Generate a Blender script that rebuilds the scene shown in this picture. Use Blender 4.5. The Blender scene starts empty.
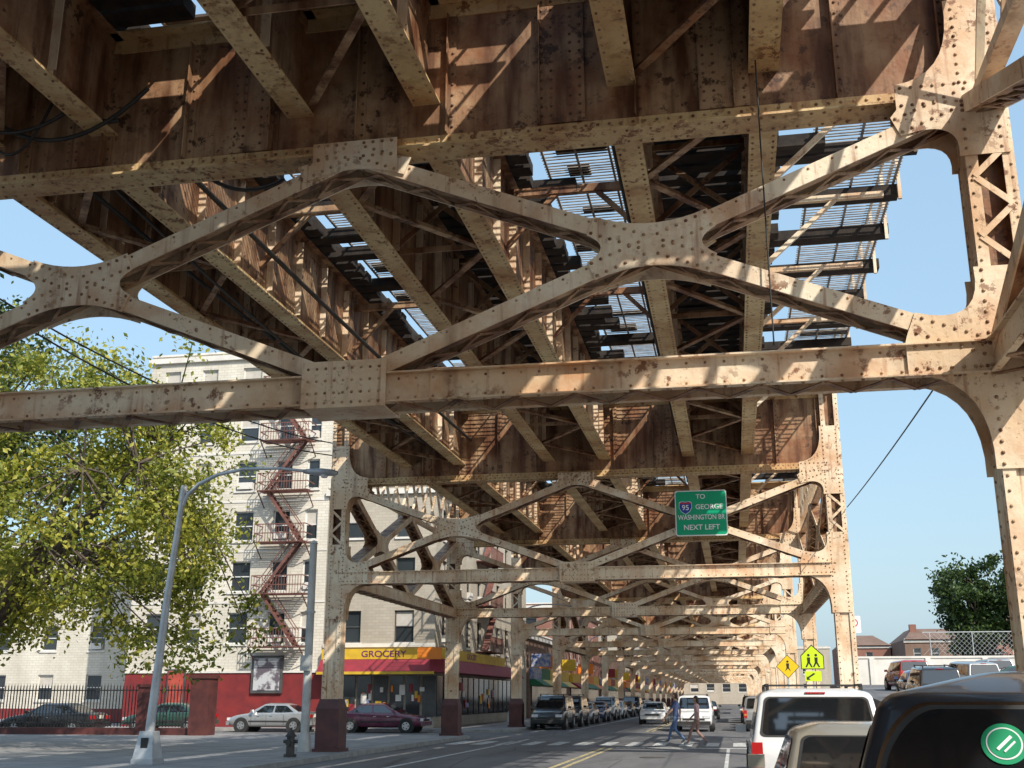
import bpy, math, random
from mathutils import Vector, Matrix
from math import radians, sin, cos, pi, sqrt, atan2
random.seed(7)
scene = bpy.context.scene
CX = -4.36
BY = [-17.5, -2.5, 12.5, 33.3] + [33.3+15*i for i in range(1, 17)]

# ------------------------------------------------------------------ materials
def newmat(name):
    m = bpy.data.materials.new(name); m.use_nodes = True
    nt = m.node_tree
    return m, nt, nt.nodes["Principled BSDF"]
def N(nt, t, **kw):
    n = nt.nodes.new(t)
    for k, v in kw.items():
        if k in n.inputs: n.inputs[k].default_value = v
        else: setattr(n, k, v)
    return n
def ramp(nt, fac, stops):
    r = nt.nodes.new('ShaderNodeValToRGB')
    e = r.color_ramp.elements
    while len(e) < len(stops): e.new(0.5)
    for el, (p, c) in zip(e, stops):
        el.position = p; el.color = (c, c, c, 1) if not isinstance(c, tuple) else (*c, 1)
    nt.links.new(fac, r.inputs[0]); return r.outputs[0]
def mix(nt, fac, a, b, mode='MIX'):
    n = nt.nodes.new('ShaderNodeMix'); n.data_type = 'RGBA'; n.blend_type = mode
    for sock, val in ((n.inputs[0], fac), (n.inputs[6], a), (n.inputs[7], b)):
        if isinstance(val, (int, float)): sock.default_value = val
        elif isinstance(val, tuple): sock.default_value = (*val, 1)
        else: nt.links.new(val, sock)
    return n.outputs[2]
def mul(nt, a, b):
    n = nt.nodes.new('ShaderNodeMath'); n.operation = 'MULTIPLY'
    for s_, v in ((n.inputs[0], a), (n.inputs[1], b)):
        if isinstance(v, (int, float)): s_.default_value = v
        else: nt.links.new(v, s_)
    return n.outputs[0]
def worldpos(nt, scale=(1, 1, 1)):
    g = nt.nodes.new('ShaderNodeNewGeometry')
    mp = nt.nodes.new('ShaderNodeMapping'); mp.inputs['Scale'].default_value = scale
    nt.links.new(g.outputs['Position'], mp.inputs[0]); return mp.outputs[0]
def noise(nt, vec, scale, detail=5, rough=.55):
    n = N(nt, 'ShaderNodeTexNoise'); n.inputs['Scale'].default_value = scale
    n.inputs['Detail'].default_value = detail; n.inputs['Roughness'].default_value = rough
    nt.links.new(vec, n.inputs['Vector']); return n.outputs[0]
def bump(nt, bsdf, h, strength=.3, dist=.02):
    b = nt.nodes.new('ShaderNodeBump'); b.inputs['Strength'].default_value = strength
    b.inputs['Distance'].default_value = dist
    nt.links.new(h, b.inputs['Height']); nt.links.new(b.outputs[0], bsdf.inputs['Normal'])

def steel_mat(name, base, dark, rust=(.19, .065, .02), amt=.58, streak=.5, sk=.8, bloom=.6):
    m, nt, b = newmat(name)
    p = worldpos(nt)
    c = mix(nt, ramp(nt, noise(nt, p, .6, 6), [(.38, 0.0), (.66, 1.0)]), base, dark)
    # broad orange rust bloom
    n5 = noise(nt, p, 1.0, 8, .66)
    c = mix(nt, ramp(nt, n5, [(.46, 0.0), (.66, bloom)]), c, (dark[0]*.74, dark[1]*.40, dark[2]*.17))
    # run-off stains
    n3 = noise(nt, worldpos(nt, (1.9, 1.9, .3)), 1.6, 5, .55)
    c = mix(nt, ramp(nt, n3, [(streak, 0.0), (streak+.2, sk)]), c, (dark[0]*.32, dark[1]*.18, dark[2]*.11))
    # narrow vertical rust runs
    n6 = noise(nt, worldpos(nt, (9, 9, .5)), 1.3, 4, .5)
    c = mix(nt, ramp(nt, n6, [(.60, 0.0), (.72, .6)]), c, (rust[0]*1.5, rust[1]*1.3, rust[2]))
    # flaking rust, clustered
    cl = ramp(nt, noise(nt, p, 1.1, 3), [(.42, 0.0), (.58, 1.0)])
    n2 = ramp(nt, noise(nt, p, 5.5, 9, .72), [(amt, 0.0), (amt+.05, 1.0)])
    c = mix(nt, mul(nt, mul(nt, n2, cl), .92), c, rust)
    n4 = noise(nt, p, 14, 7, .72)
    c = mix(nt, ramp(nt, n4, [(.59, 0.0), (.72, .7)]), c, (rust[0]*.8, rust[1]*.7, rust[2]*.7))
    nt.links.new(c, b.inputs['Base Color']); b.inputs['Roughness'].default_value = .6
    bump(nt, b, noise(nt, p, 9, 8), .45, .02)
    return m
def noisy(name, c1, c2, scale=3, rough=.8, bmp=.2, metal=0, spec=None, lo=.35, hi=.65, stretch=(1, 1, 1)):
    m, nt, b = newmat(name); p = worldpos(nt, stretch)
    n = noise(nt, p, scale, 6)
    nt.links.new(mix(nt, ramp(nt, n, [(lo, 0.0), (hi, 1.0)]), c1, c2), b.inputs['Base Color'])
    b.inputs['Roughness'].default_value = rough; b.inputs['Metallic'].default_value = metal
    if bmp: bump(nt, b, noise(nt, p, scale*6, 5), bmp, .01)
    return m
STEEL = steel_mat('painted_steel', (.88, .76, .58), (.70, .50, .31), amt=.56, streak=.56, sk=.6, bloom=.6)
STEELD = steel_mat('painted_steel_shaded_rust', (.52, .35, .21), (.29, .145, .065), rust=(.05, .018, .008), amt=.54, streak=.43, sk=.9, bloom=.8)  # rusted webs and undersides; their shade is also put into the darker base colour
STEELF = steel_mat('painted_steel_flange', (.76, .58, .31), (.53, .34, .16), amt=.54, streak=.56, sk=.6, bloom=.6)
RIVM = noisy('rivet_heads', (.50, .33, .19), (.16, .07, .03), 6, .6, .2, 0, lo=.4, hi=.62)
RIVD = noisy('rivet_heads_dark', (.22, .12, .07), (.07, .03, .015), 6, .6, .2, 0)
MAROON = noisy('maroon_paint', (.12, .035, .03), (.06, .02, .02), 2, .5)
TIMBER = noisy('tie_timber', (.014, .01, .009), (.042, .03, .022), 4, .9, .4)
SUNPLANK = noisy('sun_screen_plank', (.03, .022, .017), (.08, .055, .04), 3, .9, .4)
RAIL = noisy('rail_steel', (.10, .05, .03), (.2, .12, .08), 5, .5, .1, .4)
GRATE = noisy('grating_steel', (.16, .13, .11), (.38, .33, .28), 5, .7)
CABLE = noisy('cable_rubber', (.02, .02, .02), (.04, .035, .03), 5, .6, 0)

# ------------------------------------------------------------------ mesh builder
class MB:
    def __init__(s): s.v = []; s.f = []; s.m = []; s.mats = []; s.s = []; s.M = None
    def mi(s, mat):
        if mat not in s.mats: s.mats.append(mat)
        return s.mats.index(mat)
    def add(s, vs, fs, mat, smooth=False):
        o = len(s.v)
        if s.M is not None: vs = [tuple(s.M @ Vector(v)) for v in vs]
        s.v.extend([tuple(v) for v in vs]); k = s.mi(mat)
        for f in fs:
            s.f.append([i+o for i in f]); s.m.append(k); s.s.append(smooth)
    def hexa(s, p, mat):
        s.add(p, [(0, 3, 2, 1), (4, 5, 6, 7), (0, 1, 5, 4), (1, 2, 6, 5), (2, 3, 7, 6), (3, 0, 4, 7)], mat)
    def box(s, x0, x1, y0, y1, z0, z1, mat):
        s.hexa([(x0, y0, z0), (x1, y0, z0), (x1, y1, z0), (x0, y1, z0), (x0, y0, z1), (x1, y0, z1), (x1, y1, z1), (x0, y1, z1)], mat)
    def beam(s, p0, p1, w, h, mat, up=(0, 0, 1)):
        p0 = Vector(p0); p1 = Vector(p1); d = (p1-p0)
        if d.length < 1e-6: return
        d.normalize(); sd = d.cross(Vector(up))
        if sd.length < 1e-4: sd = d.cross(Vector((1, 0, 0)))
        sd.normalize(); u = sd.cross(d)
        a = sd*w/2; b = u*h/2
        s.hexa([p0-a-b, p0+a-b, p1+a-b, p1-a-b, p0-a+b, p0+a+b, p1+a+b, p1-a+b], mat)
    def cyl(s, p0, p1, r0, r1, n, mat, caps=True, smooth=True):
        p0 = Vector(p0); p1 = Vector(p1); d = (p1-p0).normalized()
        a = d.cross(Vector((0, 0, 1)))
        if a.length < 1e-3: a = d.cross(Vector((1, 0, 0)))
        a.normalize(); b = d.cross(a)
        vs = [p0+(a*cos(2*pi*i/n)+b*sin(2*pi*i/n))*r0 for i in range(n)] + [p1+(a*cos(2*pi*i/n)+b*sin(2*pi*i/n))*r1 for i in range(n)]
        s.add(vs, [(i, (i+1) % n, n+(i+1) % n, n+i) for i in range(n)], mat, smooth)
        if caps:
            s.add(vs[:n], [tuple(range(n))[::-1]], mat); s.add(vs[n:], [tuple(range(n))], mat)
    def tube(s, pts, r, n, mat):
        for i in range(len(pts)-1):
            r0 = r[i] if isinstance(r, list) else r; r1 = r[i+1] if isinstance(r, list) else r
            s.cyl(pts[i], pts[i+1], r0, r1, n, mat, False)
    def prism(s, poly, y0, y1, mat):
        n = len(poly)
        vs = [(x, y0, z) for x, z in poly]+[(x, y1, z) for x, z in poly]
        fs = [tuple(range(n)), tuple(range(n, 2*n))[::-1]]+[((i+1) % n, i, n+i, n+(i+1) % n) for i in range(n)]
        s.add(vs, fs, mat)
    def rivet(s, p, nrm, mat, r=.021):
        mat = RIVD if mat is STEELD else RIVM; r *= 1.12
        n = Vector(nrm); a = n.orthogonal().normalized(); b = n.cross(a); p = Vector(p)
        vs = [p+(a*cos(pi*i/3)+b*sin(pi*i/3))*r for i in range(6)]
        vs += [p+n*r*.7+(a*cos(pi*i/3)+b*sin(pi*i/3))*r*.6 for i in range(6)]+[p+n*r*.9]
        s.add(vs, [(i, (i+1) % 6, 6+(i+1) % 6, 6+i) for i in range(6)]+[(6+i, 6+(i+1) % 6, 12) for i in range(6)], mat, True)
    def mesh(s, name):
        me = bpy.data.meshes.new(name); me.from_pydata(s.v, [], s.f)
        for m in s.mats: me.materials.append(m)
        me.polygons.foreach_set('material_index', s.m); me.polygons.foreach_set('use_smooth', s.s)
        me.update(); return me
    def obj(s, name, parent=None, loc=(0, 0, 0), rot=0):
        o = bpy.data.objects.new(name, s.mesh(name)); scene.collection.objects.link(o)
        o.location = loc; o.rotation_euler = (0, 0, rot)
        if parent: o.parent = parent
        return o
def empty(name, loc=(0, 0, 0), rot=0, parent=None):
    e = bpy.data.objects.new(name, None); scene.collection.objects.link(e)
    e.location = loc; e.rotation_euler = (0, 0, rot); e.empty_display_size = .2
    if parent: e.parent = parent
    return e
def linked(name, me, parent, loc, rot=0):
    o = bpy.data.objects.new(name, me); scene.collection.objects.link(o); o.parent = parent
    o.location = loc; o.rotation_euler = (0, 0, rot); return o
def text(body, parent, loc, size, mat, rot=(pi/2, 0, 0), name='lettering', align='CENTER', sx=1):
    c = bpy.data.curves.new(name, 'FONT'); c.body = body; c.size = size; c.align_x = align; c.align_y = 'CENTER'
    c.extrude = .004; c.offset = size*.012
    c.materials.append(mat)
    o = bpy.data.objects.new(name, c); scene.collection.objects.link(o); o.parent = parent
    o.location = loc; o.rotation_euler = rot; o.scale = (sx, 1, 1); return o

# ------------------------------------------------------------------ steel structure
def obeam(mb, p0, p1, y0, y1, n0, n1, mat):
    d = Vector((p1[0]-p0[0], p1[1]-p0[1])).normalized(); n = Vector((-d.y, d.x))
    if n.y < 0: n = -n
    P = lambda p, y, k: (p[0]+n.x*k, y, p[1]+n.y*k)
    mb.hexa([P(p0, y0, n0), P(p1, y0, n0), P(p1, y1, n0), P(p0, y1, n0), P(p0, y0, n1), P(p1, y0, n1), P(p1, y1, n1), P(p0, y1, n1)], mat)
def lace(mb, p0, p1, ya, yb, k, pitch, mat, w=.06):
    d = Vector((p1[0]-p0[0], p1[1]-p0[1])); L = d.length; d.normalize(); n = Vector((-d.y, d.x))
    if n.y < 0: n = -n
    m = max(2, int(L/pitch)); pts = []
    for i in range(m+1):
        q = Vector(p0)+d*L*i/m
        pts.append((q.x+n.x*k, ya if i % 2 else yb, q.y+n.y*k))
    for i in range(m): mb.beam(pts[i], pts[i+1], w, .012+.004*(i % 2), mat, up=(n.x, 0, n.y))
def bez(a, c, b, n=9):
    return [((1-t)**2*a[0]+2*t*(1-t)*c[0]+t*t*b[0], (1-t)**2*a[1]+2*t*(1-t)*c[1]+t*t*b[1]) for t in [i/n for i in range(1, n)]]
def star(mb, cx, cz, arms, mat, riv, y=.226):
    arms = sorted([(radians(a % 360), L, w) for a, L, w in arms]); pts = []
    for i, (a, L, w) in enumerate(arms):
        b, L2, w2 = arms[(i+1) % len(arms)]
        d = (cos(a), sin(a)); q = (-d[1], d[0]); e = (cos(b), sin(b)); r = (-e[1], e[0])
        right = (cx+d[0]*L-q[0]*w, cz+d[1]*L-q[1]*w); left = (cx+d[0]*L+q[0]*w, cz+d[1]*L+q[1]*w)
        nr = (cx+e[0]*L2-r[0]*w2, cz+e[1]*L2-r[1]*w2)
        pts += [right, left]
        g = (b-a) % (2*pi)
        if radians(32) < g < radians(170):
            k = (w+w2)/2/sin(g/2); h = a+g/2
            if g < radians(50): k = min(k*1.3, L*.82)
            pts += bez(left, (cx+cos(h)*k, cz+sin(h)*k), nr)
    mb.prism(pts, -y-.016, -y, mat); mb.prism(pts, y, y+.016, mat)
    if riv:
        for a, L, w in arms:
            d = (cos(a), sin(a)); q = (-d[1], d[0]); t = .12
            while t < L-.03:
                for k in (-.7, .7):
                    p = (cx+d[0]*t+q[0]*w*k, cz+d[1]*t+q[1]*w*k)
                    mb.rivet((p[0], -y-.016, p[1]), (0, -1, 0), mat)
                t += .12
def diag(mb, p0, p1, riv, hn=.1):
    for s in (-1, 1):
        obeam(mb, p0, p1, min(s*.2, s*.222), max(s*.2, s*.222), -hn, hn, STEEL)
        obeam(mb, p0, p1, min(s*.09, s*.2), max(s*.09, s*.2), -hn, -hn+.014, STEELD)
    obeam(mb, p0, p1, -.2, .2, hn-.014, hn, STEELD)  # solid plate on the unseen top edge, added to block sun
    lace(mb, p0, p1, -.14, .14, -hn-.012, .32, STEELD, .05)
    if riv:
        d = Vector(p1)-Vector(p0); L = d.length; t = .8
        n = Vector((-d.y, d.x)).normalized(); d.normalize()
        n = n if n.y > 0 else -n
        while t < L-.2:
            q = Vector(p0)+d*t
            mb.rivet((q.x+n.x*.055, -.222, q.y+n.y*.055), (0, -1, 0), STEEL, .016); t += .3
def xpanel(mb, xa, xb, z0, z1, riv):
    cx = (xa+xb)/2; cz = (z0+z1)/2
    ang = math.degrees(atan2(z1-z0, xb-xa))
    for p in ((xa, z0), (xa, z1), (xb, z0), (xb, z1)): diag(mb, (cx, cz), p, riv)
    star(mb, cx, cz, [(ang, .76, .122), (-ang, .76, .122), (180-ang, .76, .122), (180+ang, .76, .122)], STEEL, riv)
    return ang
def strut(mb, xa, xb, z, riv):
    h = .185
    for s in (-1, 1):
        mb.box(xa, xb, min(s*.19, s*.205), max(s*.19, s*.205), z-h, z+h, STEEL)
        for k in (-h, h-.02): mb.box(xa, xb, min(s*.205, s*.3) if riv else min(s*.205, s*.27), max(s*.205, s*.3) if riv else max(s*.205, s*.27), z+k, z+k+.02, STEEL)
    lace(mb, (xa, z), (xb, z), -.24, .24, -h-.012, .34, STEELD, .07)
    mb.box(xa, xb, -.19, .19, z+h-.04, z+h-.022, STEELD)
    if riv:
        x = xa+.1
        while x < xb:
            mb.rivet((x, -.255, z-h), (0, 0, -1), STEEL); mb.rivet((x, -.205, z+h-.07), (0, -1, 0), STEEL, .017)
            mb.rivet((x, -.205, z-h+.07), (0, -1, 0), STEEL, .017); x += .21
ZT = 10.42; ZS = 5.17
def column(mb, cx, zb, riv):
    for s in (-1, 1):
        mb.box(cx+s*.235-.012, cx+s*.235+.012, -.205, .205, .1, ZT-.02, STEEL)
        for t in (-1, 1):
            a, b = sorted((cx+s*.13, cx+s*.26)); c, d = sorted((t*.206, t*.222))
            mb.box(a, b, c, d, .1, ZT-.02, STEEL)
    for t in (-1, 1):
        a, b = sorted((t*.165, t*.18)); mb.box(cx-.222, cx+.222, a, b, .1, 6.2, STEEL)
        z = 6.2; i = 0
        while z < zb-.4:
            a, b = (-.19, .19) if i % 2 else (.19, -.19)
            mb.beam((cx+a, t*(.23+.005*(i % 2)), z), (cx+b, t*(.23+.005*(i % 2)), z+.36), .012, .07, STEEL, up=(1, 0, 0)); z += .36; i += 1
    mb.box(cx-.2, cx+.2, -.06, .06, .1, ZT-.1, STEELD)
    mb.box(cx-.36, cx+.36, -.36, .36, 0, 1.35, MAROON)
    p = [(cx-.36, -.36, 1.35), (cx+.36, -.36, 1.35), (cx+.36, .36, 1.35), (cx-.36, .36, 1.35), (cx-.29, -.27, 1.62), (cx+.29, -.27, 1.62), (cx+.29, .27, 1.62), (cx-.29, .27, 1.62)]
    mb.hexa(p, MAROON)
    mb.box(cx-.42, cx+.42, -.42, .42, -.02, .22, MAROON)
    if riv:
        z = 1.8
        while z < ZT-.2:
            for s in (-1, 1): mb.rivet((cx+s*.215, -.222, z), (0, -1, 0), STEEL, .018)
            for yy in (-.17, .17): mb.rivet((cx-.247, yy, z), (-1, 0, 0), STEEL, .018)
            z += .16
HX = 7.48
def bent(zb, riv):
    mb = MB()
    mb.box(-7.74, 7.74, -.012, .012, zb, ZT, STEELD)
    for z0, z1, zl in ((zb-.03, zb, zb), (ZT, ZT+.03, ZT-.2)):
        mb.box(-7.74, 7.74, -.22, .22, z0, z1, STEELF)
        for s in (-1, 1):
            a, b = sorted((s*.012, s*.034)); mb.box(-7.74, 7.74, a, b, zl+.002 if zl == zb else zl, zl+.2-.002, STEELF)
    n = 12; step = 14.3/n
    for i in range(n+1):
        x = -7.15+i*step
        for s in (-1, 1):
            a, b = sorted((s*.012, s*.032)); mb.box(x-.055, x+.055, a, b, zb+.2, ZT-.2, STEELD)
            a, b = sorted((s*.032, s*.13)); mb.box(x-.055, x-.04, a, b, zb+.2, ZT-.2, STEELD)
            if riv and s < 0:
                z = zb+.3
                while z < ZT-.25: mb.rivet((x+.01, -.032, z), (0, -1, 0), STEELD, .02); z += .15
    if riv:
        x = -7.6
        while x < 7.6:
            mb.rivet((x, -.034, zb+.06), (0, -1, 0), STEELF); mb.rivet((x+.07, -.034, zb+.14), (0, -1, 0), STEELF)
            mb.rivet((x, -.14, zb-.03), (0, 0, -1), STEELF); mb.rivet((x, .14, zb-.03), (0, 0, -1), STEELF); x += .145
        for xs in (-5.9, -3.9, -1.5, 2.6, 4.6):
            mb.box(xs-.3, xs+.3, -.05, -.0345, zb+.21, ZT-.22, STEELD)
            for i in range(14):
                for k in (-.24, -.12, .12, .24): mb.rivet((xs+k, -.05, zb+.32+i*.125), (0, -1, 0), STEELD, .019)
    for s in (-1, 1): column(mb, s*HX, zb, riv)
    strut(mb, -7.22, 7.22, ZS, riv)
    z0, z1 = ZS+.12, zb-.12
    ang = 24
    for s in (-1, 1):
        xa, xb = sorted((s*.05, s*7.28)); ang = xpanel(mb, xa, xb, z0, z1, riv)
        f = (lambda a: a) if s > 0 else (lambda a: 180-a)
        star(mb, s*(HX-.05), ZS+.03, [(f(90), 1.0, .27), (f(180-ang), 1.05, .13), (f(180), 1.05, .185), (f(270), 1.25, .27)], STEEL, riv, .228)
        star(mb, s*(HX-.05), zb+.02, [(f(180), .9, .16), (f(180+ang), 1.0, .13), (f(270), .8, .27), (f(90), 1.2, .27)], STEEL, riv, .229)
    for y0, y1 in ((-.3205, -.3045), (.3045, .3205)):
        mb.box(-.52, .52, y0, y1, ZS-.23, ZS+.34, STEEL)
    mb.box(-.5, .5, -.30, .30, ZS-.226, ZS-.21, STEEL)
    star(mb, 0, zb-.02, [(0, .55, .13), (180, .55, .13), (-ang, .75, .12), (180+ang, .75, .12)], STEEL, riv, .236)
    if riv:
        for i in range(9):
            for k in (-.17, -.05, .1, .25): mb.rivet((-.44+i*.11, -.3205, ZS+k), (0, -1, 0), STEEL, .018)
    return mb
elev = empty('elevated_railway')
me1 = bent(8.32, True).mesh('bent_near'); me2 = bent(8.08, True).mesh('bent_mid'); me3 = bent(8.08, False).mesh('bent')
for i, y in enumerate(BY):
    linked('bent', me1 if i < 3 else (me2 if i < 5 else me3), elev, (CX, y, 0))

tw = MB()
for a, b in ((0, 1), (1, 2), (3, 4), (6, 7), (9, 10), (12, 13)):
    for s in (-1, 1):
        tw.M = Matrix.Translation((CX+s*HX, BY[a], 0)) @ Matrix.Rotation(pi/2, 4, 'Z')
        L = BY[b]-BY[a]
        strut(tw, .25, L-.25, ZS, False)
        xpanel(tw, .2, L/2, ZS+.12, 8.2, False); xpanel(tw, L/2, L-.2, ZS+.12, 8.2, False)
        for z in (8.3, 10.3): tw.box(.25, L-.25, -.1, .1, z-.07, z+.07, STEEL)
        x = .3
        while x < L-1:
            tw.beam((x, 0, 8.35), (x+1.3, 0, 10.25), .05, .09, STEEL, up=(0, 1, 0)); tw.beam((x, .06, 10.25), (x+1.3, .06, 8.35), .05, .09, STEEL, up=(0, 1, 0)); x += 1.3
tw.M = None
tw.obj('side_bracing', elev)

SX = [-9.7, -8.0, -5.2, -3.5, -1.0, .72]
st = MB()
for i in range(len(BY)-1):
    ya, yb = BY[i]+.012, BY[i+1]-.012
    zs = 9.0 if i < 2 else 8.62
    near = i < 5
    for x in SX:
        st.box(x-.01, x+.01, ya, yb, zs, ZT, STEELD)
        st.box(x-.18, x+.18, ya, yb, zs-.028, zs, STEELF)
        if near:
            for s in (-1, 1):
                a, b = sorted((x+s*.01, x+s*.03)); st.box(a, b, ya, yb, zs+.001, zs+.15, STEELF); st.box(a, b, ya, yb, ZT-.15, ZT, STEELD)
        st.box(x-.15, x+.15, ya, yb, ZT, ZT+.025, STEELD)
        m = max(3, int((yb-ya)/(1.35 if near else 4)))
        for k in range(1, m):
            y = ya+(yb-ya)*k/m
            for s in (-1, 1):
                a, b = sorted((x+s*.031, x+s*.13)); st.box(a, b, y-.05, y-.035, zs+.15, ZT-.15, STEEL)
                a, b = sorted((x+s*.01, x+s*.031)); st.box(a, b, y-.05, y+.05, zs+.15, ZT-.15, STEEL)
        if near and i < 3:
            y = ya+.1
            while y < yb:
                for k in (-.13, .13): st.rivet((x+k, y, zs-.028), (0, 0, -1), STEELF, .02)
                y += .16 if y < 24 else .3
    for a, b in ((0, 1), (2, 3), (4, 5)):
        xa, xb = SX[a], SX[b]; m = int((yb-ya)/1.9)
        for k in range(m):
            y0 = ya+(yb-ya)*k/m; y1 = ya+(yb-ya)*(k+1)/m
            p, q = (xa+.1, xb-.1) if k % 2 else (xb-.1, xa+.1)
            st.beam((p, y0, zs+.06), (q, y1, zs+.06), .11, .02, STEELD); st.beam((p, y0, zs+.1), (q, y1, zs+.1), .02, .08, STEELD)
            if k % 2 == 0 and k:
                st.beam((xa+.03, y0, zs+.2), (xb-.03, y0, ZT-.2), .09, .02, STEELD, up=(0, 1, 0)); st.beam((xa+.03, y0+.03, ZT-.2), (xb-.03, y0+.03, zs+.2), .09, .02, STEELD, up=(0, 1, 0))
                st.beam((xa+.03, y0+.05, zs+.16), (xb-.03, y0+.05, zs+.16), .02, .1, STEELD); st.beam((xa+.03, y0+.05, ZT-.16), (xb-.03, y0+.05, ZT-.16), .02, .1, STEELD)
    for a, b in ((1, 2), (3, 4)):
        xa, xb = SX[a], SX[b]; m = int((yb-ya)/4.2)
        for k in range(1, m):
            y0 = ya+(yb-ya)*k/m
            st.beam((xa, y0, ZT-.3), (xb, y0, ZT-.3), .12, .14, STEELD)
            st.beam((xa, y0, zs+.5), (xa+.9, y0, ZT-.35), .08, .08, STEELD, up=(0, 1, 0)); st.beam((xb, y0, zs+.5), (xb-.9, y0, ZT-.35), .08, .08, STEELD, up=(0, 1, 0))
    m = int((yb-ya)/3.8)
    for k in range(1, m+1):
        y0 = ya+(yb-ya)*k/(m+1)
        for x, s in ((SX[5], 1), (SX[0], -1)):
            st.beam((x, y0, ZT-.06), (x+s*2.35, y0, ZT-.06), .1, .1, STEEL); st.beam((x, y0, zs+.35), (x+s*1.5, y0, ZT-.1), .08, .08, STEEL, up=(0, 1, 0))
st.obj('stringers', elev)

# ties, rails, walkways
tk = MB(); TR = [-8.86, -4.36, -.14]
y = -18; i = 0
while y < 270:
    for t, tx in enumerate(TR):
        a = tx-1.25-random.random()*.2; b = tx+1.25+random.random()*.2
        r = random.random()
        if (i+t) % 4 == 0:
            if t == 2: b = 3.35+random.random()*.15
            if t == 0: a = -12.2-random.random()*.15
            if t == 1: b = tx+1.3+random.random()*.9
        if r < .10 and t == 2: b = tx+1.3+random.random()*1.2
        if r < .16 and t == 1: b += random.random()*.9
        if r < .3 and t == 0: b += random.random()*1.0
        w = .28+random.random()*.08; dz = random.random()*.02; yy = y+random.uniform(-.03, .03)
        tk.box(a, b, yy, yy+w, ZT+.032+dz, ZT+.24+dz, TIMBER)
    y += .46; i += 1
for tx in TR:
    for s in (-1, 1):
        x = tx+s*.74
        tk.box(x-.07, x+.07, -18, 272, ZT+.262, ZT+.28, RAIL); tk.box(x-.012, x+.012, -18, 272, ZT+.28, ZT+.38, RAIL); tk.box(x-.036, x+.036, -18, 272, ZT+.38, ZT+.42, RAIL)
        x = tx+s*1.1; tk.box(x-.1, x+.1, -18, 272, ZT+.264, ZT+.4, TIMBER)
    for off in (-.42, -.05, .32):
        y = -18
        while y < 270:
            L_ = random.uniform(1.0, 4)
            if random.random() < (.55 if y < 12 else .45): tk.box(tx+off-.16, tx+off+.16, y, y+L_, ZT+.262, ZT+.31, TIMBER)  # boards set denser over the unseen near span to cut the sun
            y += L_+.2
tk.obj('track_ties_and_rails', elev)
wk = MB()
WX = [(1.75, 3.36), (-2.85, -1.6), (-7.4, -5.8), (-12.15, -10.4)]
for wi, (a, b) in enumerate(WX):
    for x in (a+.05, (a+b)/2, b-.05): wk.box(x-.02, x+.02, -18, 100, ZT+.27, ZT+.3, GRATE)
    y = -18
    while y < 13.2:  # added planks over the unseen near span, gapped to break up the sunlight
        r = random.random()
        if r < (.5 if wi == 0 else .6):
            x0 = a-random.random()*.2; wk.box(x0, b+random.random()*.15, y, y+.225, ZT+.301, ZT+.345, SUNPLANK)
        elif r < .78:
            k = a+(b-a)*random.random()
            if random.random() < .5: wk.box(a, k, y, y+.225, ZT+.301, ZT+.345, SUNPLANK)
            else: wk.box(k, b, y, y+.225, ZT+.301, ZT+.345, SUNPLANK)
        y += .235
    y = 13.25
    while y < 95:
        if random.random() < .97: wk.box(a, b, y, y+(.03 if y < 55 else .12), ZT+.301, ZT+.315, GRATE)
        y += random.uniform(.09, .14) if y < 55 else .35
    y = 14
    while y < 270:
        if random.random() < .42:
            xa = a+random.random()*(b-a)*.5; wk.box(xa, min(b, xa+.3+random.random()*1), y, y+.2+random.random()*.4, ZT+.332, ZT+.37, TIMBER)
        y += random.uniform(.7, 1.3)
for x in (3.38, -12.2):
    y = -18
    while y < 270: wk.box(x-.03, x+.03, y-.03, y+.03, ZT-.1, ZT+1.35, STEEL); y += 1.88
    for z in (.8, 1.35): wk.box(x-.025, x+.025, -18, 270, ZT+z-.025, ZT+z+.025, STEEL)
wk.obj('walkways', elev)
cb = MB()
def sag(a, b, s, n=14):
    a = Vector(a); b = Vector(b); return [a.lerp(b, i/n)-Vector((0, 0, s*4*(i/n)*(1-i/n))) for i in range(n+1)]
for a, b, s, r in [((-9.9, 12.2, 9.6), (-7.2, 12.1, 9.4), .7, .03), ((-10.6, 12.2, 9.9), (-8.3, 12.0, 9.1), .5, .025), ((-9.2, 12.8, 9.1), (-8.7, 33.2, 9.2), .35, .035), ((-8.6, 13, 8.95), (-8.3, 33, 8.9), .5, .025),
                   ((-7.6, 12.9, 9.6), (-6.3, 14.6, 9.2), .6, .03), ((-5.4, 13, 9), (-5.5, 33, 8.9), .25, .02), ((-9.6, 12.1, 9.2), (-8.4, 12.1, 9.9), .9, .02), ((-8.9, 12.1, 10), (-7.6, 12.15, 9.0), .3, .03),
                   ((-7.7, 12.8, 9.3), (-7.6, 33, 9.3), .1, .045), ((-1.3, 12.8, 9.2), (-1.3, 33, 9.2), .05, .03)]:
    cb.tube(sag(a, b, s), r, 6, CABLE)
cb.tube([(.62, 12.2, 10.4), (.62, 12.2, 8.5), (.62, 12.22, 8.0), (.62, 12.15, 5.4)], .01, 5, CABLE)
cb.obj('cables', elev)

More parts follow.
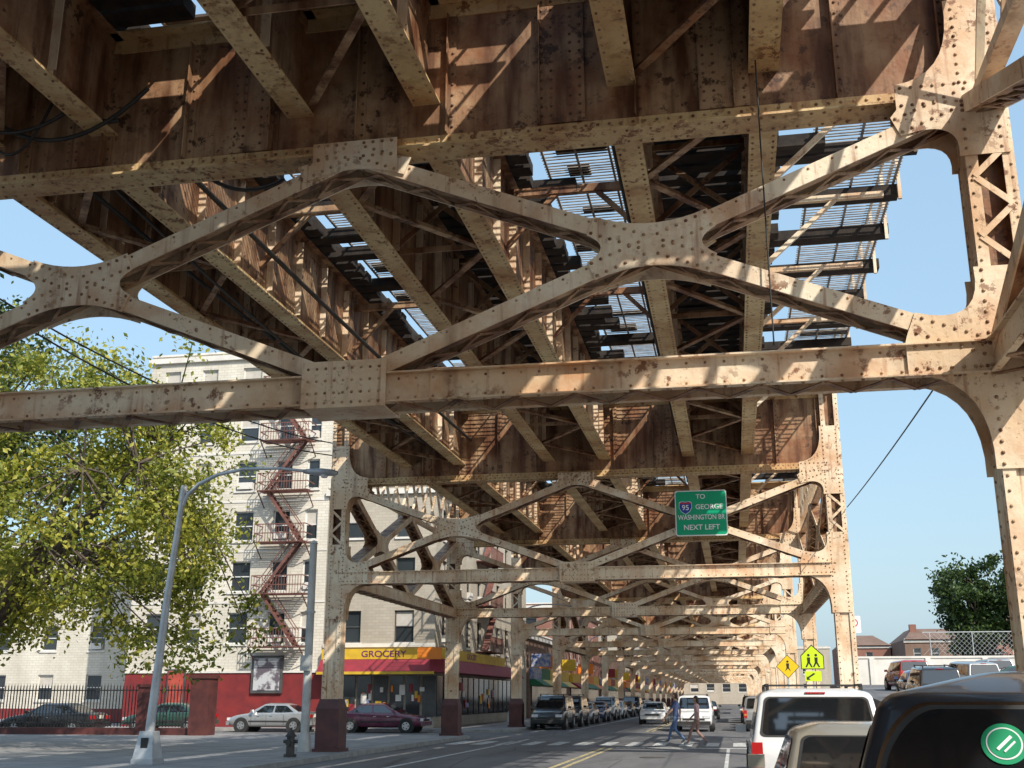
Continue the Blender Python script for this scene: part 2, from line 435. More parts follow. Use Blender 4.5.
# ------------------------------------------------------------------ ground, roads
m, nt, b = newmat('asphalt'); p = worldpos(nt)
c = mix(nt, ramp(nt, noise(nt, worldpos(nt, (1, .25, 1)), .8, 6), [(.35, 0.0), (.65, 1.0)]), (.10, .098, .105), (.17, .165, .17))
c = mix(nt, ramp(nt, noise(nt, p, 60, 3), [(.4, 0.0), (.7, .5)]), c, (.2, .195, .19))
c = mix(nt, ramp(nt, noise(nt, worldpos(nt, (1, .12, 1)), 1.6, 5), [(.58, 0.0), (.72, .6)]), c, (.06, .058, .06))
v = N(nt, 'ShaderNodeTexVoronoi'); v.feature = 'DISTANCE_TO_EDGE'; v.inputs['Scale'].default_value = .35; nt.links.new(worldpos(nt, (1, .6, 1)), v.inputs['Vector'])
c = mix(nt, ramp(nt, v.outputs['Distance'], [(.0, .7), (.012, 0.0)]), c, (.03, .03, .03))
nt.links.new(c, b.inputs['Base Color']); b.inputs['Roughness'].default_value = .8; bump(nt, b, noise(nt, p, 40, 5), .3, .01); ASPH = m
m, nt, b = newmat('sidewalk_concrete'); p = worldpos(nt)
c = mix(nt, ramp(nt, noise(nt, p, 1.1, 7), [(.35, 0.0), (.65, 1.0)]), (.24, .23, .235), (.34, .325, .32))
br = N(nt, 'ShaderNodeTexBrick'); br.offset = 0; br.inputs['Scale'].default_value = .67; br.inputs['Brick Width'].default_value = 1; br.inputs['Row Height'].default_value = 1; br.inputs['Mortar Size'].default_value = .012
nt.links.new(p, br.inputs['Vector']); c = mix(nt, br.outputs['Fac'], c, (.08, .075, .07))
c = mix(nt, ramp(nt, noise(nt, p, 9, 3), [(.66, 0.0), (.69, .7)]), c, (.06, .055, .05))
nt.links.new(c, b.inputs['Base Color']); b.inputs['Roughness'].default_value = .85; CONC = m
KERB = noisy('kerb_stone', (.25, .24, .23), (.36, .35, .33), 3)
DIRT = noisy('ground_soil', (.14, .13, .11), (.22, .2, .18), .6, .95)
LINEW = noisy('road_paint_white', (.65, .65, .63), (.3, .3, .3), 5, .7, 0, lo=.45, hi=.65)
LINEY = noisy('road_paint_yellow', (.62, .50, .24), (.25, .22, .15), 5, .7, 0, lo=.42, hi=.62)
g = MB(); g.add([(-2000, -2000, 0), (2000, -2000, 0), (2000, 2500, 0), (-2000, 2500, 0)], [(0, 1, 2, 3)], DIRT); g.obj('ground')
r = MB(); r.add([(-11, -60, .006), (2.5, -60, .006), (2.5, 600, .006), (-11, 600, .006)], [(0, 1, 2, 3)], ASPH); r.obj('road')
r = MB(); r.add([(-120, 48.5, .006), (-11, 48.5, .006), (-11, 57.3, .006), (-120, 57.3, .006)], [(0, 1, 2, 3)], ASPH); r.obj('side_road')
r = MB()
for x in (-4.5, -4.22): r.box(x-.055, x+.055, -40, 40.5, .007, .011, LINEY); r.box(x-.055, x+.055, 60, 300, .007, .011, LINEY)
y = -30
while y < 300:
    if not 40 < y < 60: r.box(-8.52, -8.4, y, y+39 if y < 0 else y+12, .007, .011, LINEW)
    y += 12.0 if y >= 0 else 30
r.box(-.35, -.25, 2, 40, .007, .011, LINEW)
for i in range(14): r.box(-10.6+i*.95, -10.15+i*.95, 42.2, 45.4, .007, .011, LINEW)
r.box(-4.1, 2.2, 40.3, 40.7, .007, .011, LINEW)
r.obj('road_markings')
MH = noisy('manhole_iron', (.05, .045, .04), (.1, .09, .08), 8, .6)
r = MB(); r.cyl((-6.2, 37, .007), (-6.2, 37, .016), .38, .38, 24, MH); r.cyl((-2.4, 34, .007), (-2.4, 34, .016), .38, .38, 24, MH); r.obj('manhole_covers')
s = MB(); s.box(-80, -11.16, -60, 48.3, -.1, .13, CONC); s.box(-11.158, -11.0, -60, 48.3, -.1, .14, KERB); s.box(-80, -11.16, 48.302, 48.46, -.1, .14, KERB); s.obj('sidewalk')
s = MB(); s.box(-80, -11.16, 57.5, 420, -.1, .13, CONC); s.box(-11.158, -11.0, 57.5, 420, -.1, .14, KERB); s.box(-80, -11.0, 57.34, 57.498, -.1, .14, KERB); s.obj('sidewalk')
s = MB(); s.box(2.66, 7.0, -60, 420, -.1, .13, CONC); s.box(2.5, 2.658, -60, 420, -.1, .14, KERB); s.obj('sidewalk')
s = MB()
s.add([(7.02, 30, .02), (90, 30, .02), (90, 70, 2.0), (7.02, 70, 2.0), (7.02, 90, 2.6), (90, 90, 2.6), (7.02, 70, -.5), (7.02, 90, -.5), (7.02, 30, -.5)],
      [(0, 1, 2, 3), (3, 2, 5, 4), (0, 3, 6, 8), (3, 4, 7, 6)], ASPH); s.obj('parking_lot_ground')
WALLW = noisy('wall_light', (.62, .59, .54), (.74, .70, .65), 1.2)
s = MB(); s.box(9, 90, 90.02, 90.5, 0, 4.5, WALLW); s.box(9, 90, 89.95, 90.57, 4.502, 4.65, WALLW)
for k in range(20): s.box(10+k*4, 10.35+k*4, 89.9, 90.018, 2.5, 4.5, WALLW)
s.obj('retaining_wall')

# ------------------------------------------------------------------ buildings
def glassmat(name, col, rough=.12):
    m, nt, b = newmat(name); b.inputs['Base Color'].default_value = (*col, 1); b.inputs['Roughness'].default_value = rough
    b.inputs['Specular IOR Level'].default_value = .8; return m
GLASS = glassmat('window_glass', (.03, .035, .04)); BLIND = noisy('window_blind', (.45, .42, .36), (.55, .5, .45), 2, .7, 0)
FRAME = noisy('window_frame', (.6, .6, .58), (.7, .7, .68), 2, .5, 0); FRAMED = noisy('window_frame_dark', (.05, .05, .05), (.09, .09, .09), 2, .5, 0)
def brickmat(name, c1, c2, mortar, dirt=.5):
    m, nt, b = newmat(name)
    g = nt.nodes.new('ShaderNodeNewGeometry'); sp = nt.nodes.new('ShaderNodeSeparateXYZ'); nt.links.new(g.outputs['Position'], sp.inputs[0])
    ad = nt.nodes.new('ShaderNodeMath'); nt.links.new(sp.outputs[0], ad.inputs[0]); nt.links.new(sp.outputs[1], ad.inputs[1])
    cb_ = nt.nodes.new('ShaderNodeCombineXYZ'); nt.links.new(ad.outputs[0], cb_.inputs[0]); nt.links.new(sp.outputs[2], cb_.inputs[1])
    br = N(nt, 'ShaderNodeTexBrick'); br.inputs['Scale'].default_value = 1; br.inputs['Brick Width'].default_value = .42; br.inputs['Row Height'].default_value = .16; br.inputs['Mortar Size'].default_value = .012
    nt.links.new(cb_.outputs[0], br.inputs['Vector'])
    br.inputs['Color1'].default_value = (*c1, 1); br.inputs['Color2'].default_value = (*c2, 1); br.inputs['Mortar'].default_value = (*mortar, 1)
    n = noise(nt, worldpos(nt, (1, 1, .3)), .5, 7)
    c = mix(nt, ramp(nt, n, [(.4, 0.0), (.75, dirt)]), br.outputs['Color'], (c1[0]*.5, c1[1]*.47, c1[2]*.43))
    nt.links.new(c, b.inputs['Base Color']); b.inputs['Roughness'].default_value = .85
    return m
BRW = brickmat('white_brick', (.74, .69, .60), (.66, .61, .52), (.50, .46, .40), .7); BRG = brickmat('grey_brick', (.48, .42, .34), (.41, .36, .29), (.36, .32, .27))
BRB = brickmat('brown_brick', (.22, .13, .09), (.18, .10, .07), (.2, .17, .15)); BRR = brickmat('red_brick', (.30, .12, .08), (.25, .10, .07), (.25, .2, .18))
STONE = noisy('stone_trim', (.72, .69, .64), (.62, .58, .53), 1.5); ROOF = noisy('roof_tar', (.05, .05, .05), (.08, .08, .08), 2)
REDP = noisy('red_painted_base', (.24, .025, .025), (.15, .018, .02), 1.5, .6)
def facade(wb, nb, O, u, n, W, H, cols, rows, mat, zbase=None, basemat=None, depth=.18, fr=FRAME):
    O = Vector(O); u = Vector(u); n = Vector(n); Z = Vector((0, 0, 1))
    xs = sorted({0, W} | {a for c in cols for a in c}); zs = sorted({0, H} | {a for c in rows for a in c} | ({zbase} if zbase else set()))
    P = lambda x, z, k=0: O+u*x+Z*z+n*k
    for i in range(len(xs)-1):
        for j in range(len(zs)-1):
            x0, x1, z0, z1 = xs[i], xs[i+1], zs[j], zs[j+1]
            if (x0, x1) in cols and (z0, z1) in rows:
                d = -depth
                for q in ([P(x0, z0), P(x0, z0, d), P(x0, z1, d), P(x0, z1)], [P(x1, z0, d), P(x1, z0), P(x1, z1), P(x1, z1, d)],
                          [P(x0, z0), P(x1, z0), P(x1, z0, d), P(x0, z0, d)], [P(x0, z1, d), P(x1, z1, d), P(x1, z1), P(x0, z1)]):
                    wb.add(q, [(0, 1, 2, 3)], mat)
                nb.add([P(x0, z0, d), P(x1, z0, d), P(x1, z1, d), P(x0, z1, d)], [(0, 1, 2, 3)], GLASS)
                def bar(a, b_, c, e, k=.05, mt=fr, dd=d+.004): nb.hexa([P(a, c, dd), P(b_, c, dd), P(b_, c, dd+k), P(a, c, dd+k), P(a, e, dd), P(b_, e, dd), P(b_, e, dd+k), P(a, e, dd+k)], mt)
                f = .07
                bar(x0, x0+f, z0, z1); bar(x1-f, x1, z0, z1); bar(x0+f, x1-f, z0, z0+f); bar(x0+f, x1-f, z1-f, z1); zm = (z0+z1)/2; bar(x0+f, x1-f, zm-.03, zm+.03)
                r_ = random.random()
                if r_ < .45:
                    zz = zm+.03 if r_ < .3 else z0+(z1-z0)*random.uniform(.25, .8)
                    bar(x0+f, x1-f, zz, z1-f, .012, BLIND)
                if r_ > .82: bar(x0+.15, x1-.15, z0+.07, z0+.45, .35, STONE)
                wb.hexa([P(x0-.08, z0-.12, -.02), P(x1+.08, z0-.12, -.02), P(x1+.08, z0-.12, .08), P(x0-.08, z0-.12, .08), P(x0-.08, z0-.003, -.02), P(x1+.08, z0-.003, -.02), P(x1+.08, z0-.003, .08), P(x0-.08, z0-.003, .08)], STONE)
            else:
                mt = basemat if (basemat and zbase and z1 <= zbase+1e-6) else mat
                wb.add([P(x0, z0), P(x1, z0), P(x1, z1), P(x0, z1)], [(0, 1, 2, 3)], mt)
def building(name, x0, x1, y0, y1, H, mat, front=None, side=None, rows=None, zbase=None, basemat=None, fr=FRAME, left=False):
    e = empty(name); wb = MB(); nb = MB(); rb = MB()
    facade(wb, nb, (x0, y0, .1), (1, 0, 0), (0, -1, 0), x1-x0, H, front or [], rows or [], mat, zbase, basemat, fr=fr)
    facade(wb, nb, (x1, y0, .1), (0, 1, 0), (1, 0, 0), y1-y0, H, side or [], rows or [], mat, zbase, basemat, fr=fr)
    wb.add([(x0, y1, .1), (x0, y0, .1), (x0, y0, H+.1), (x0, y1, H+.1)], [(0, 1, 2, 3)], mat)
    wb.add([(x1, y1, .1), (x0, y1, .1), (x0, y1, H+.1), (x1, y1, H+.1)], [(0, 1, 2, 3)], mat)
    rb.add([(x0, y0, H-.4), (x1, y0, H-.4), (x1, y1, H-.4), (x0, y1, H-.4)], [(0, 1, 2, 3)], ROOF)
    rb.box(x0-.15, x1+.15, y0-.2, y0-.003, H-.35, H-.05, STONE); rb.box(x1+.003, x1+.2, y0, y1, H-.35, H-.05, STONE)
    rb.box(x0-.05, x1+.05, y0-.06, y0+.25, H+.102, H+.22, STONE); rb.box(x1-.25, x1+.06, y0+.252, y1, H+.102, H+.22, STONE)
    wb.obj('walls', e); nb.obj('windows', e); rb.obj('roof', e)
    return e
rowsA = [(a-.85, a+.85) for a in (5.3, 8.15, 11.0, 13.9, 16.8, 19.6)]
fa = [(.9, 1.9), (3.3, 4.3), (5.9, 7.1), (8.3, 9.3), (10.2, 10.95)]
A = building('apartment_building', -33.6, -22.0, 60, 85, 21.4, BRW, fa, [(2, 3.2), (5, 6.2), (9, 10.2), (14, 15.2)], rowsA, 2.9, REDP)
d = MB()
d.box(-26.0, -24.2, 59.85, 59.997, 1.9, 3.9, FRAMED)
POST = noisy('poster_print', (.5, .5, .52), (.12, .1, .12), 2.2, .6, 0, lo=.45, hi=.55); d.box(-25.85, -24.35, 59.82, 59.848, 2.05, 3.75, POST)
d.box(-31.0, -29.9, 59.9, 59.997, 1.3, 3.2, FRAMED); d.box(-30.9, -30.0, 59.86, 59.898, 1.4, 3.1, noisy('red_shutter', (.45, .08, .05), (.35, .05, .04), 3, .6, 0))
d.box(-33.6, -22, 59.93, 59.997, 2.98, 3.12, STONE)
for zz in (6.75, 9.6, 12.45, 15.3, 18.2): d.box(-33.6, -22, 59.965, 59.997, zz, zz+.12, STONE)
d.obj('ground_floor_trim', A)
FESC = noisy('fire_escape_iron', (.20, .08, .06), (.12, .05, .04), 4, .7, 0)
f = MB()
for i, z in enumerate((4.3, 7.15, 10.0, 12.9, 15.8, 18.6)):
    x0, x1 = -25.9, -22.9
    for k in range(10): f.box(x0, x1, 58.85+k*.11, 58.9+k*.11, z, z+.04, FESC)
    for zz in (.5, 1.0):
        f.box(x0, x1, 58.82, 58.86, z+zz-.025, z+zz+.025, FESC); f.box(x0, x0+.04, 58.86, 59.99, z+zz-.025, z+zz+.025, FESC); f.box(x1-.04, x1, 58.86, 59.99, z+zz-.025, z+zz+.025, FESC)
    k = x0
    while k < x1: f.box(k, k+.025, 58.825, 58.85, z+.04, z+1.0, FESC); k += .16
    for xx in (x0, x1-.05): f.beam((xx+.02, 58.9, z), (xx+.02, 59.98, z-.8), .05, .05, FESC)
    if i < 5:
        a, b_ = ((x0+.4, x1-.5) if i % 2 else (x1-.4, x0+.5)); nz = z+2.88
        for yy in (59.15, 59.65):
            f.beam((a, yy, z+.04), (b_, yy, nz), .04, .16, FESC)
            f.beam((a, yy, z+.9), (b_, yy, nz+.85), .03, .04, FESC)
        for t in range(11): q = t/10.5; f.box(a+(b_-a)*q-.1, a+(b_-a)*q+.1, 59.17, 59.63, z+.1+(nz-z)*q, z+.13+(nz-z)*q, FESC)
f.obj('fire_escape', A)
rowsB = [(a-.85, a+.85) for a in (5.3, 8.15, 11.0)]
B = building('corner_store_building', -21.98, -15.7, 60.0, 88, 13.0, BRG, [(1.0, 2.1), (4.0, 5.1)], [(1.5+i*3.0, 2.6+i*3.0) for i in range(8)], rowsB, fr=FRAMED)
YEL = noisy('yellow_sign_board', (.70, .45, .03), (.55, .34, .03), 2, .5, 0); PUR = noisy('sign_lettering_purple', (.16, .03, .12), (.14, .03, .1), 2, .5, 0)
REDS = noisy('awning_red', (.30, .025, .04), (.2, .02, .03), 2, .6, 0); ORG = noisy('orange_sign', (.8, .22, .02), (.7, .2, .02), 2, .5, 0); BLUEP = noisy('poster_blue', (.05, .12, .4), (.5, .5, .5), 4, .5, 0); AWG = noisy('awning_green', (.02, .18, .08), (.02, .12, .06), 2, .6, 0)
d = MB()
d.box(-21.9, -15.4, 59.6, 59.99, 3.66, 4.2, YEL)
d.hexa([(-21.9, 58.9, 2.95), (-15.4, 58.9, 2.95), (-15.4, 59.98, 2.95), (-21.9, 59.98, 2.95), (-21.9, 59.5, 3.64), (-15.4, 59.5, 3.64), (-15.4, 59.98, 3.64), (-21.9, 59.98, 3.64)], REDS)
d.box(-21.9, -15.4, 58.87, 58.898, 2.86, 3.0, YEL)
d.box(-15.4+.002, -15.0, 59.6, 76, 3.66, 4.2, YEL)
d.hexa([(-15.68, 59.0, 2.95), (-14.4, 59.0, 2.95), (-14.4, 80, 2.95), (-15.68, 80, 2.95), (-15.68, 59.0, 3.64), (-14.95, 59.0, 3.64), (-14.95, 80, 3.64), (-15.68, 80, 3.64)], REDS)
for i in range(7): d.box(-21.7+i*.9, -20.95+i*.9, 59.9, 59.995, .7, 2.8, GLASS if i % 3 else FRAMED)
for i in range(16): d.box(-15.695, -15.62, 60.4+i*1.5, 61.6+i*1.5, .7, 2.8, GLASS)
for i in range(26):
    xx = -21.6+random.random()*5.3; zz = .8+random.random()*1.4; ww = .12+random.random()*.25
    d.box(xx, xx+ww, 59.86-i*.001, 59.895-i*.001, zz, zz+.2+random.random()*.35, random.choice([YEL, BLUEP, REDS, STONE, ORG, STONE]))
for i in range(14):
    yy = 60.6+random.random()*16; zz = .8+random.random()*1.4
    d.box(-15.61+i*.001, -15.58+i*.001, yy, yy+.2+random.random()*.5, zz, zz+.25+random.random()*.35, random.choice([YEL, BLUEP, REDS, STONE, ORG]))
d.box(-16.2, -14.9, 58.4, 58.5, 3.6, 4.2, ORG)
d.box(-15.6, -15.5, 58.5, 59.5, 3.8, 3.9, FRAMED)
d.box(-21.98, -15.65, 59.9, 59.997, 4.3, 4.5, STONE)
d.obj('shopfront', B)
text('GROCERY', B, (-18.4, 59.59, 3.92), .46, PUR, sx=1.2)
text('GROCERY', B, (-14.995, 66, 3.92), .46, PUR, rot=(pi/2, 0, pi/2), sx=1.2)
f = MB()
for z in (4.4, 7.2, 10.0):
    f.box(-15.68, -14.7, 70, 74, z, z+.05, FESC); f.box(-14.74, -14.7, 70, 74, z+.9, z+.95, FESC)
    k = 70
    while k < 74: f.box(-14.73, -14.7, k, k+.03, z, z+.9, FESC); k += .2
    f.beam((-15.2, 70.4, z), (-15.2, 73.6, z+2.8), .4, .05, FESC)
f.obj('fire_escape', B)
rowsC = [(a-.8, a+.8) for a in (2.2, 5.3, 8.15)]
building('apartment_building', -70, -34.2, 68, 85, 11.5, BRW, [(2+i*3.4, 3.1+i*3.4) for i in range(10)], [], rowsC, .9, REDP)
rowsD = [(4.6, 6.2), (7.6, 9.2)]
Y0 = 89
for i, (L, H, mt) in enumerate([(22, 6.5, BRB), (26, 10.5, BRR), (30, 7, BRB), (34, 13, BRG), (40, 10.5, BRB), (60, 16, BRR)]):
    e = building('store_building', -30, -15.7, Y0, Y0+L, H, mt, [(2, 3.2), (6, 7.2), (10, 11.2)], [(1.5+k*3.0, 2.7+k*3.0) for k in range(int(L/3)-1)], [r_ for r_ in rowsD if r_[1] < H-.8])
    d = MB(); d.box(-15.69, -15.6, Y0+1, Y0+L-2, .7, 2.8, GLASS)
    k = Y0+.5
    while k < Y0+L-4:
        w_ = random.uniform(3.5, 6.5); cc = random.choice([YEL, YEL, ORG, REDS, AWG, STONE, BLUEP]); w_ = min(w_, Y0+L-1-k)
        d.box(-15.69, -15.35, k, k+w_, 3.1, 3.95, cc)
        c2 = random.choice([REDS, AWG, YEL, ORG]); d.hexa([(-15.68, k, 2.6), (-14.5, k, 2.6), (-14.5, k+w_, 2.6), (-15.68, k+w_, 2.6), (-15.68, k, 3.09), (-15.3, k, 3.09), (-15.3, k+w_, 3.09), (-15.68, k+w_, 3.09)], c2)
        if random.random() < .6: d.box(-15.6, -14.1+random.random()*.5, k+.2, k+.35, 4.0, 5.0, random.choice([YEL, ORG, REDS, BLUEP]))
        k += w_+.15
    d.obj('shopfront', e); Y0 += L+.3
building('distant_building', -30, 24, 300, 320, 14, BRG, [(3+k*4, 5+k*4) for k in range(12)], [], [(3, 5), (7, 9)])
for (x0, x1, y0, H, mt) in [(26, 36, 185, 10.2, BRB), (36.2, 50, 190, 12.6, BRR), (50.3, 58, 200, 11, BRB), (58.2, 75, 185, 10.5, BRR), (18, 25.8, 200, 10, BRR), (75.5, 130, 195, 12, BRB)]:
    e = building('distant_building', x0, x1, y0, y0+20, H, mt, [(1.2+k*2.6, 2.3+k*2.6) for k in range(int((x1-x0)/2.6)-1)], [], [(4, 5.5), (7.4, 8.9)])
    q = MB(); q.hexa([(x0, y0-.5, H+.1), (x1, y0-.5, H+.1), (x1, y0+20, H+.1), (x0, y0+20, H+.1), (x0+2, y0+6, H+2.0), (x1-2, y0+6, H+2.0), (x1-2, y0+14, H+2.0), (x0+2, y0+14, H+2.0)], BRB); q.box(x0+1.5, x0+2.5, y0+4, y0+5, H, H+2.6, BRR); q.obj('gable', e)

# ------------------------------------------------------------------ trees
def leafmat(name, c1, c2, c3, tl=.4):
    m, nt, b = newmat(name); g_ = nt.nodes.new('ShaderNodeNewGeometry')
    c = ramp(nt, g_.outputs['Random Per Island'], [(0.0, c1), (.4, c2), (1.0, c3)])
    c = mix(nt, ramp(nt, noise(nt, worldpos(nt), .5, 3), [(.42, 0.0), (.65, .75)]), c, c1)
    nt.links.new(c, b.inputs['Base Color']); b.inputs['Roughness'].default_value = .5
    tr = nt.nodes.new('ShaderNodeBsdfTranslucent'); nt.links.new(c, tr.inputs['Color']); ms = nt.nodes.new('ShaderNodeMixShader'); ms.inputs[0].default_value = tl
    nt.links.new(b.outputs[0], ms.inputs[1]); nt.links.new(tr.outputs[0], ms.inputs[2]); nt.links.new(ms.outputs[0], nt.nodes['Material Output'].inputs[0]); return m
LEAF = leafmat('leaves', (.09, .13, .015), (.34, .35, .04), (.52, .46, .07), .35); LEAFD = leafmat('leaves_dark', (.02, .045, .012), (.05, .09, .02), (.10, .15, .03), .3)
BARK = noisy('bark', (.06, .045, .035), (.13, .10, .08), 6, .95, .5)
def tree(name, base, cc, rad, nc, nl, size, mat, fill=.35, cr=1.0):
    e = empty(name); t = MB(); lf = MB(); rnd = random.Random(int(abs(base[0])*7)+11)
    base = Vector(base); cc = Vector(cc); fork = Vector((base.x*.8+cc.x*.2, base.y, max(base.z+2, cc.z-rad[2]*.85)))
    tr = .028*(cc.z+rad[2])
    t.cyl(base, base.lerp(fork, .5)+Vector((.1, 0, 0)), tr*1.2, tr, 12, BARK, False); t.cyl(base.lerp(fork, .5)+Vector((.1, 0, 0)), fork, tr, tr*.85, 12, BARK, False)
    cl = []
    while len(cl) < nc:
        v = Vector((rnd.uniform(-1, 1), rnd.uniform(-1, 1), rnd.uniform(-1, 1))); l = v.length
        if l > 1 or l < fill: continue
        v *= (1+.2*sin(5*v.x+3*v.z+base.x)+.13*sin(9*v.y+4*v.z))
        cl.append(cc+Vector((v.x*rad[0], v.y*rad[1], v.z*rad[2])))
    limbs = []
    for k in range(10):
        a = 2*pi*k/10+rnd.random()*.5; el = rnd.uniform(-.1, 1)
        en = cc+Vector((cos(a)*cos(el)*rad[0]*.6, sin(a)*cos(el)*rad[1]*.6, sin(el)*rad[2]*.55)); md = fork.lerp(en, .5)+Vector((rnd.uniform(-.4, .4), rnd.uniform(-.4, .4), .4))
        t.tube([fork, fork.lerp(md, .6)+Vector((0, 0, .15)), md, en], [tr*.5, tr*.38, tr*.28, tr*.13], 8, BARK); limbs += [md, en]
    for c in cl:
        n = min(limbs, key=lambda q: (q-c).length); md = n.lerp(c, .5)+Vector((0, 0, rnd.uniform(-.2, .4)))
        t.tube([n, md, c], [tr*.12, tr*.07, .015], 5, BARK)
        rc = cr*rnd.uniform(.55, 1.25)
        for _ in range(int(nl*rnd.uniform(.6, 1.3))):
            v = Vector((rnd.gauss(0, .5), rnd.gauss(0, .5), rnd.gauss(0, .36)))*rc; p = c+v; s_ = size*rnd.uniform(.6, 1.3)
            nn = (Vector((rnd.uniform(-1, 1), rnd.uniform(-1, 1), rnd.uniform(-.2, 1.2)))).normalized(); a = nn.orthogonal().normalized(); a.rotate(Matrix.Rotation(rnd.random()*6.28, 3, nn)); b_ = nn.cross(a)
            lf.add([p-a*s_, p-b_*s_*.55+nn*s_*.1, p+a*s_, p+b_*s_*.55+nn*s_*.1], [(0, 1, 2, 3)], mat)
    t.obj('trunk_and_branches', e); lf.obj('foliage', e); return e
tree('street_tree', (-24.2, 33, .1), (-21.9, 33.5, 8.1), (7.5, 6, 5.5), 320, 190, .095, LEAF, cr=.95, fill=.3)
tree('street_tree', (-33, 38, .1), (-32, 38, 11), (7.5, 6, 7.5), 240, 130, .13, LEAFD)
tree('shade_tree', (22.2, 108, 2), (22.2, 108, 8.6), (3.8, 3.5, 5.0), 110, 150, .2, LEAFD, cr=1.1)
tree('shade_tree', (27.5, 106, 2), (27.5, 106, 9.6), (4.5, 3.5, 6.0), 120, 150, .2, LEAFD, cr=1.1)

# ------------------------------------------------------------------ cars
def paint(name, col, rough=.25, metal=.0, coat=.7):
    m, nt, b = newmat(name); c = mix(nt, ramp(nt, noise(nt, worldpos(nt), 3, 5), [(.4, 0.0), (.7, .2)]), col, (.2, .18, .16) if max(col) > .1 else (.03, .028, .025))
    nt.links.new(c, b.inputs['Base Color']); b.inputs['Roughness'].default_value = rough; b.inputs['Metallic'].default_value = metal
    b.inputs['Coat Weight'].default_value = coat; b.inputs['Coat Roughness'].default_value = .06; return m
CW = paint('car_paint_white', (.78, .78, .78)); CS = paint('car_paint_silver', (.5, .5, .5), .3, .6); CG = paint('car_paint_champagne', (.50, .45, .36), .3, .5); CB = paint('car_paint_dark', (.02, .022, .028), .28, 0, .5); CP = paint('car_paint_purple', (.14, .02, .06)); CK = paint('car_paint_black', (.015, .015, .017)); CGR = paint('car_paint_green', (.03, .08, .06)); CBL = paint('car_paint_blue', (.04, .07, .18)); CR_ = paint('car_paint_red', (.35, .03, .03))
CGL = glassmat('car_glass', (.012, .014, .016), .03); CGL.node_tree.nodes['Principled BSDF'].inputs['IOR'].default_value = 1.8
TYRE = noisy('tyre_rubber', (.018, .018, .018), (.03, .03, .03), 8, .85, 0); RIM = noisy('wheel_rim', (.5, .5, .5), (.6, .6, .6), 8, .3, 0, .8)
TAIL = glassmat('tail_light', (.45, .01, .01), .15); HEAD = glassmat('head_light', (.7, .7, .72), .1); AMB = glassmat('indicator_amber', (.7, .25, .02), .2); BLKP = noisy('black_plastic', (.02, .02, .02), (.035, .035, .035), 6, .6, 0); CHR = noisy('chrome_trim', (.7, .7, .7), (.6, .6, .6), 6, .12, 0, 1); PLATE = noisy('licence_plate', (.75, .72, .6), (.6, .58, .5), 20, .5, 0)
TYPES = {
 'sedan': dict(st=[(-.5, .66, .84), (-.487, .9, .9), (-.46, .98, .93), (-.38, 1.0, .97), (-.2, .97, 1), (.1, .93, 1), (.24, .91, 1), (.3, .89, .98), (.42, .8, .95), (.48, .68, .88), (.5, .52, .82)], gb=(-.39, .26, .46), gr=(-.215, .07, .37), belt=.93, win=2),
 'suv': dict(st=[(-.5, .9, .92), (-.495, 1.05, .96), (-.45, 1.1, .98), (-.3, 1.1, 1), (.15, 1.08, 1), (.26, 1.06, 1), (.3, 1.04, .98), (.44, .96, .95), (.49, .8, .9), (.5, .6, .86)], gb=(-.487, .30, .47), gr=(-.45, .13, .40), belt=1.07, win=3),
 'hatch': dict(st=[(-.5, .82, .9), (-.495, .98, .95), (-.45, 1.02, .98), (-.3, 1.03, 1), (.15, 1.02, 1), (.24, 1.0, 1), (.3, .98, .98), (.44, .88, .94), (.49, .72, .88), (.5, .55, .84)], gb=(-.485, .30, .465), gr=(-.40, .10, .345), belt=1.0, win=3),
}
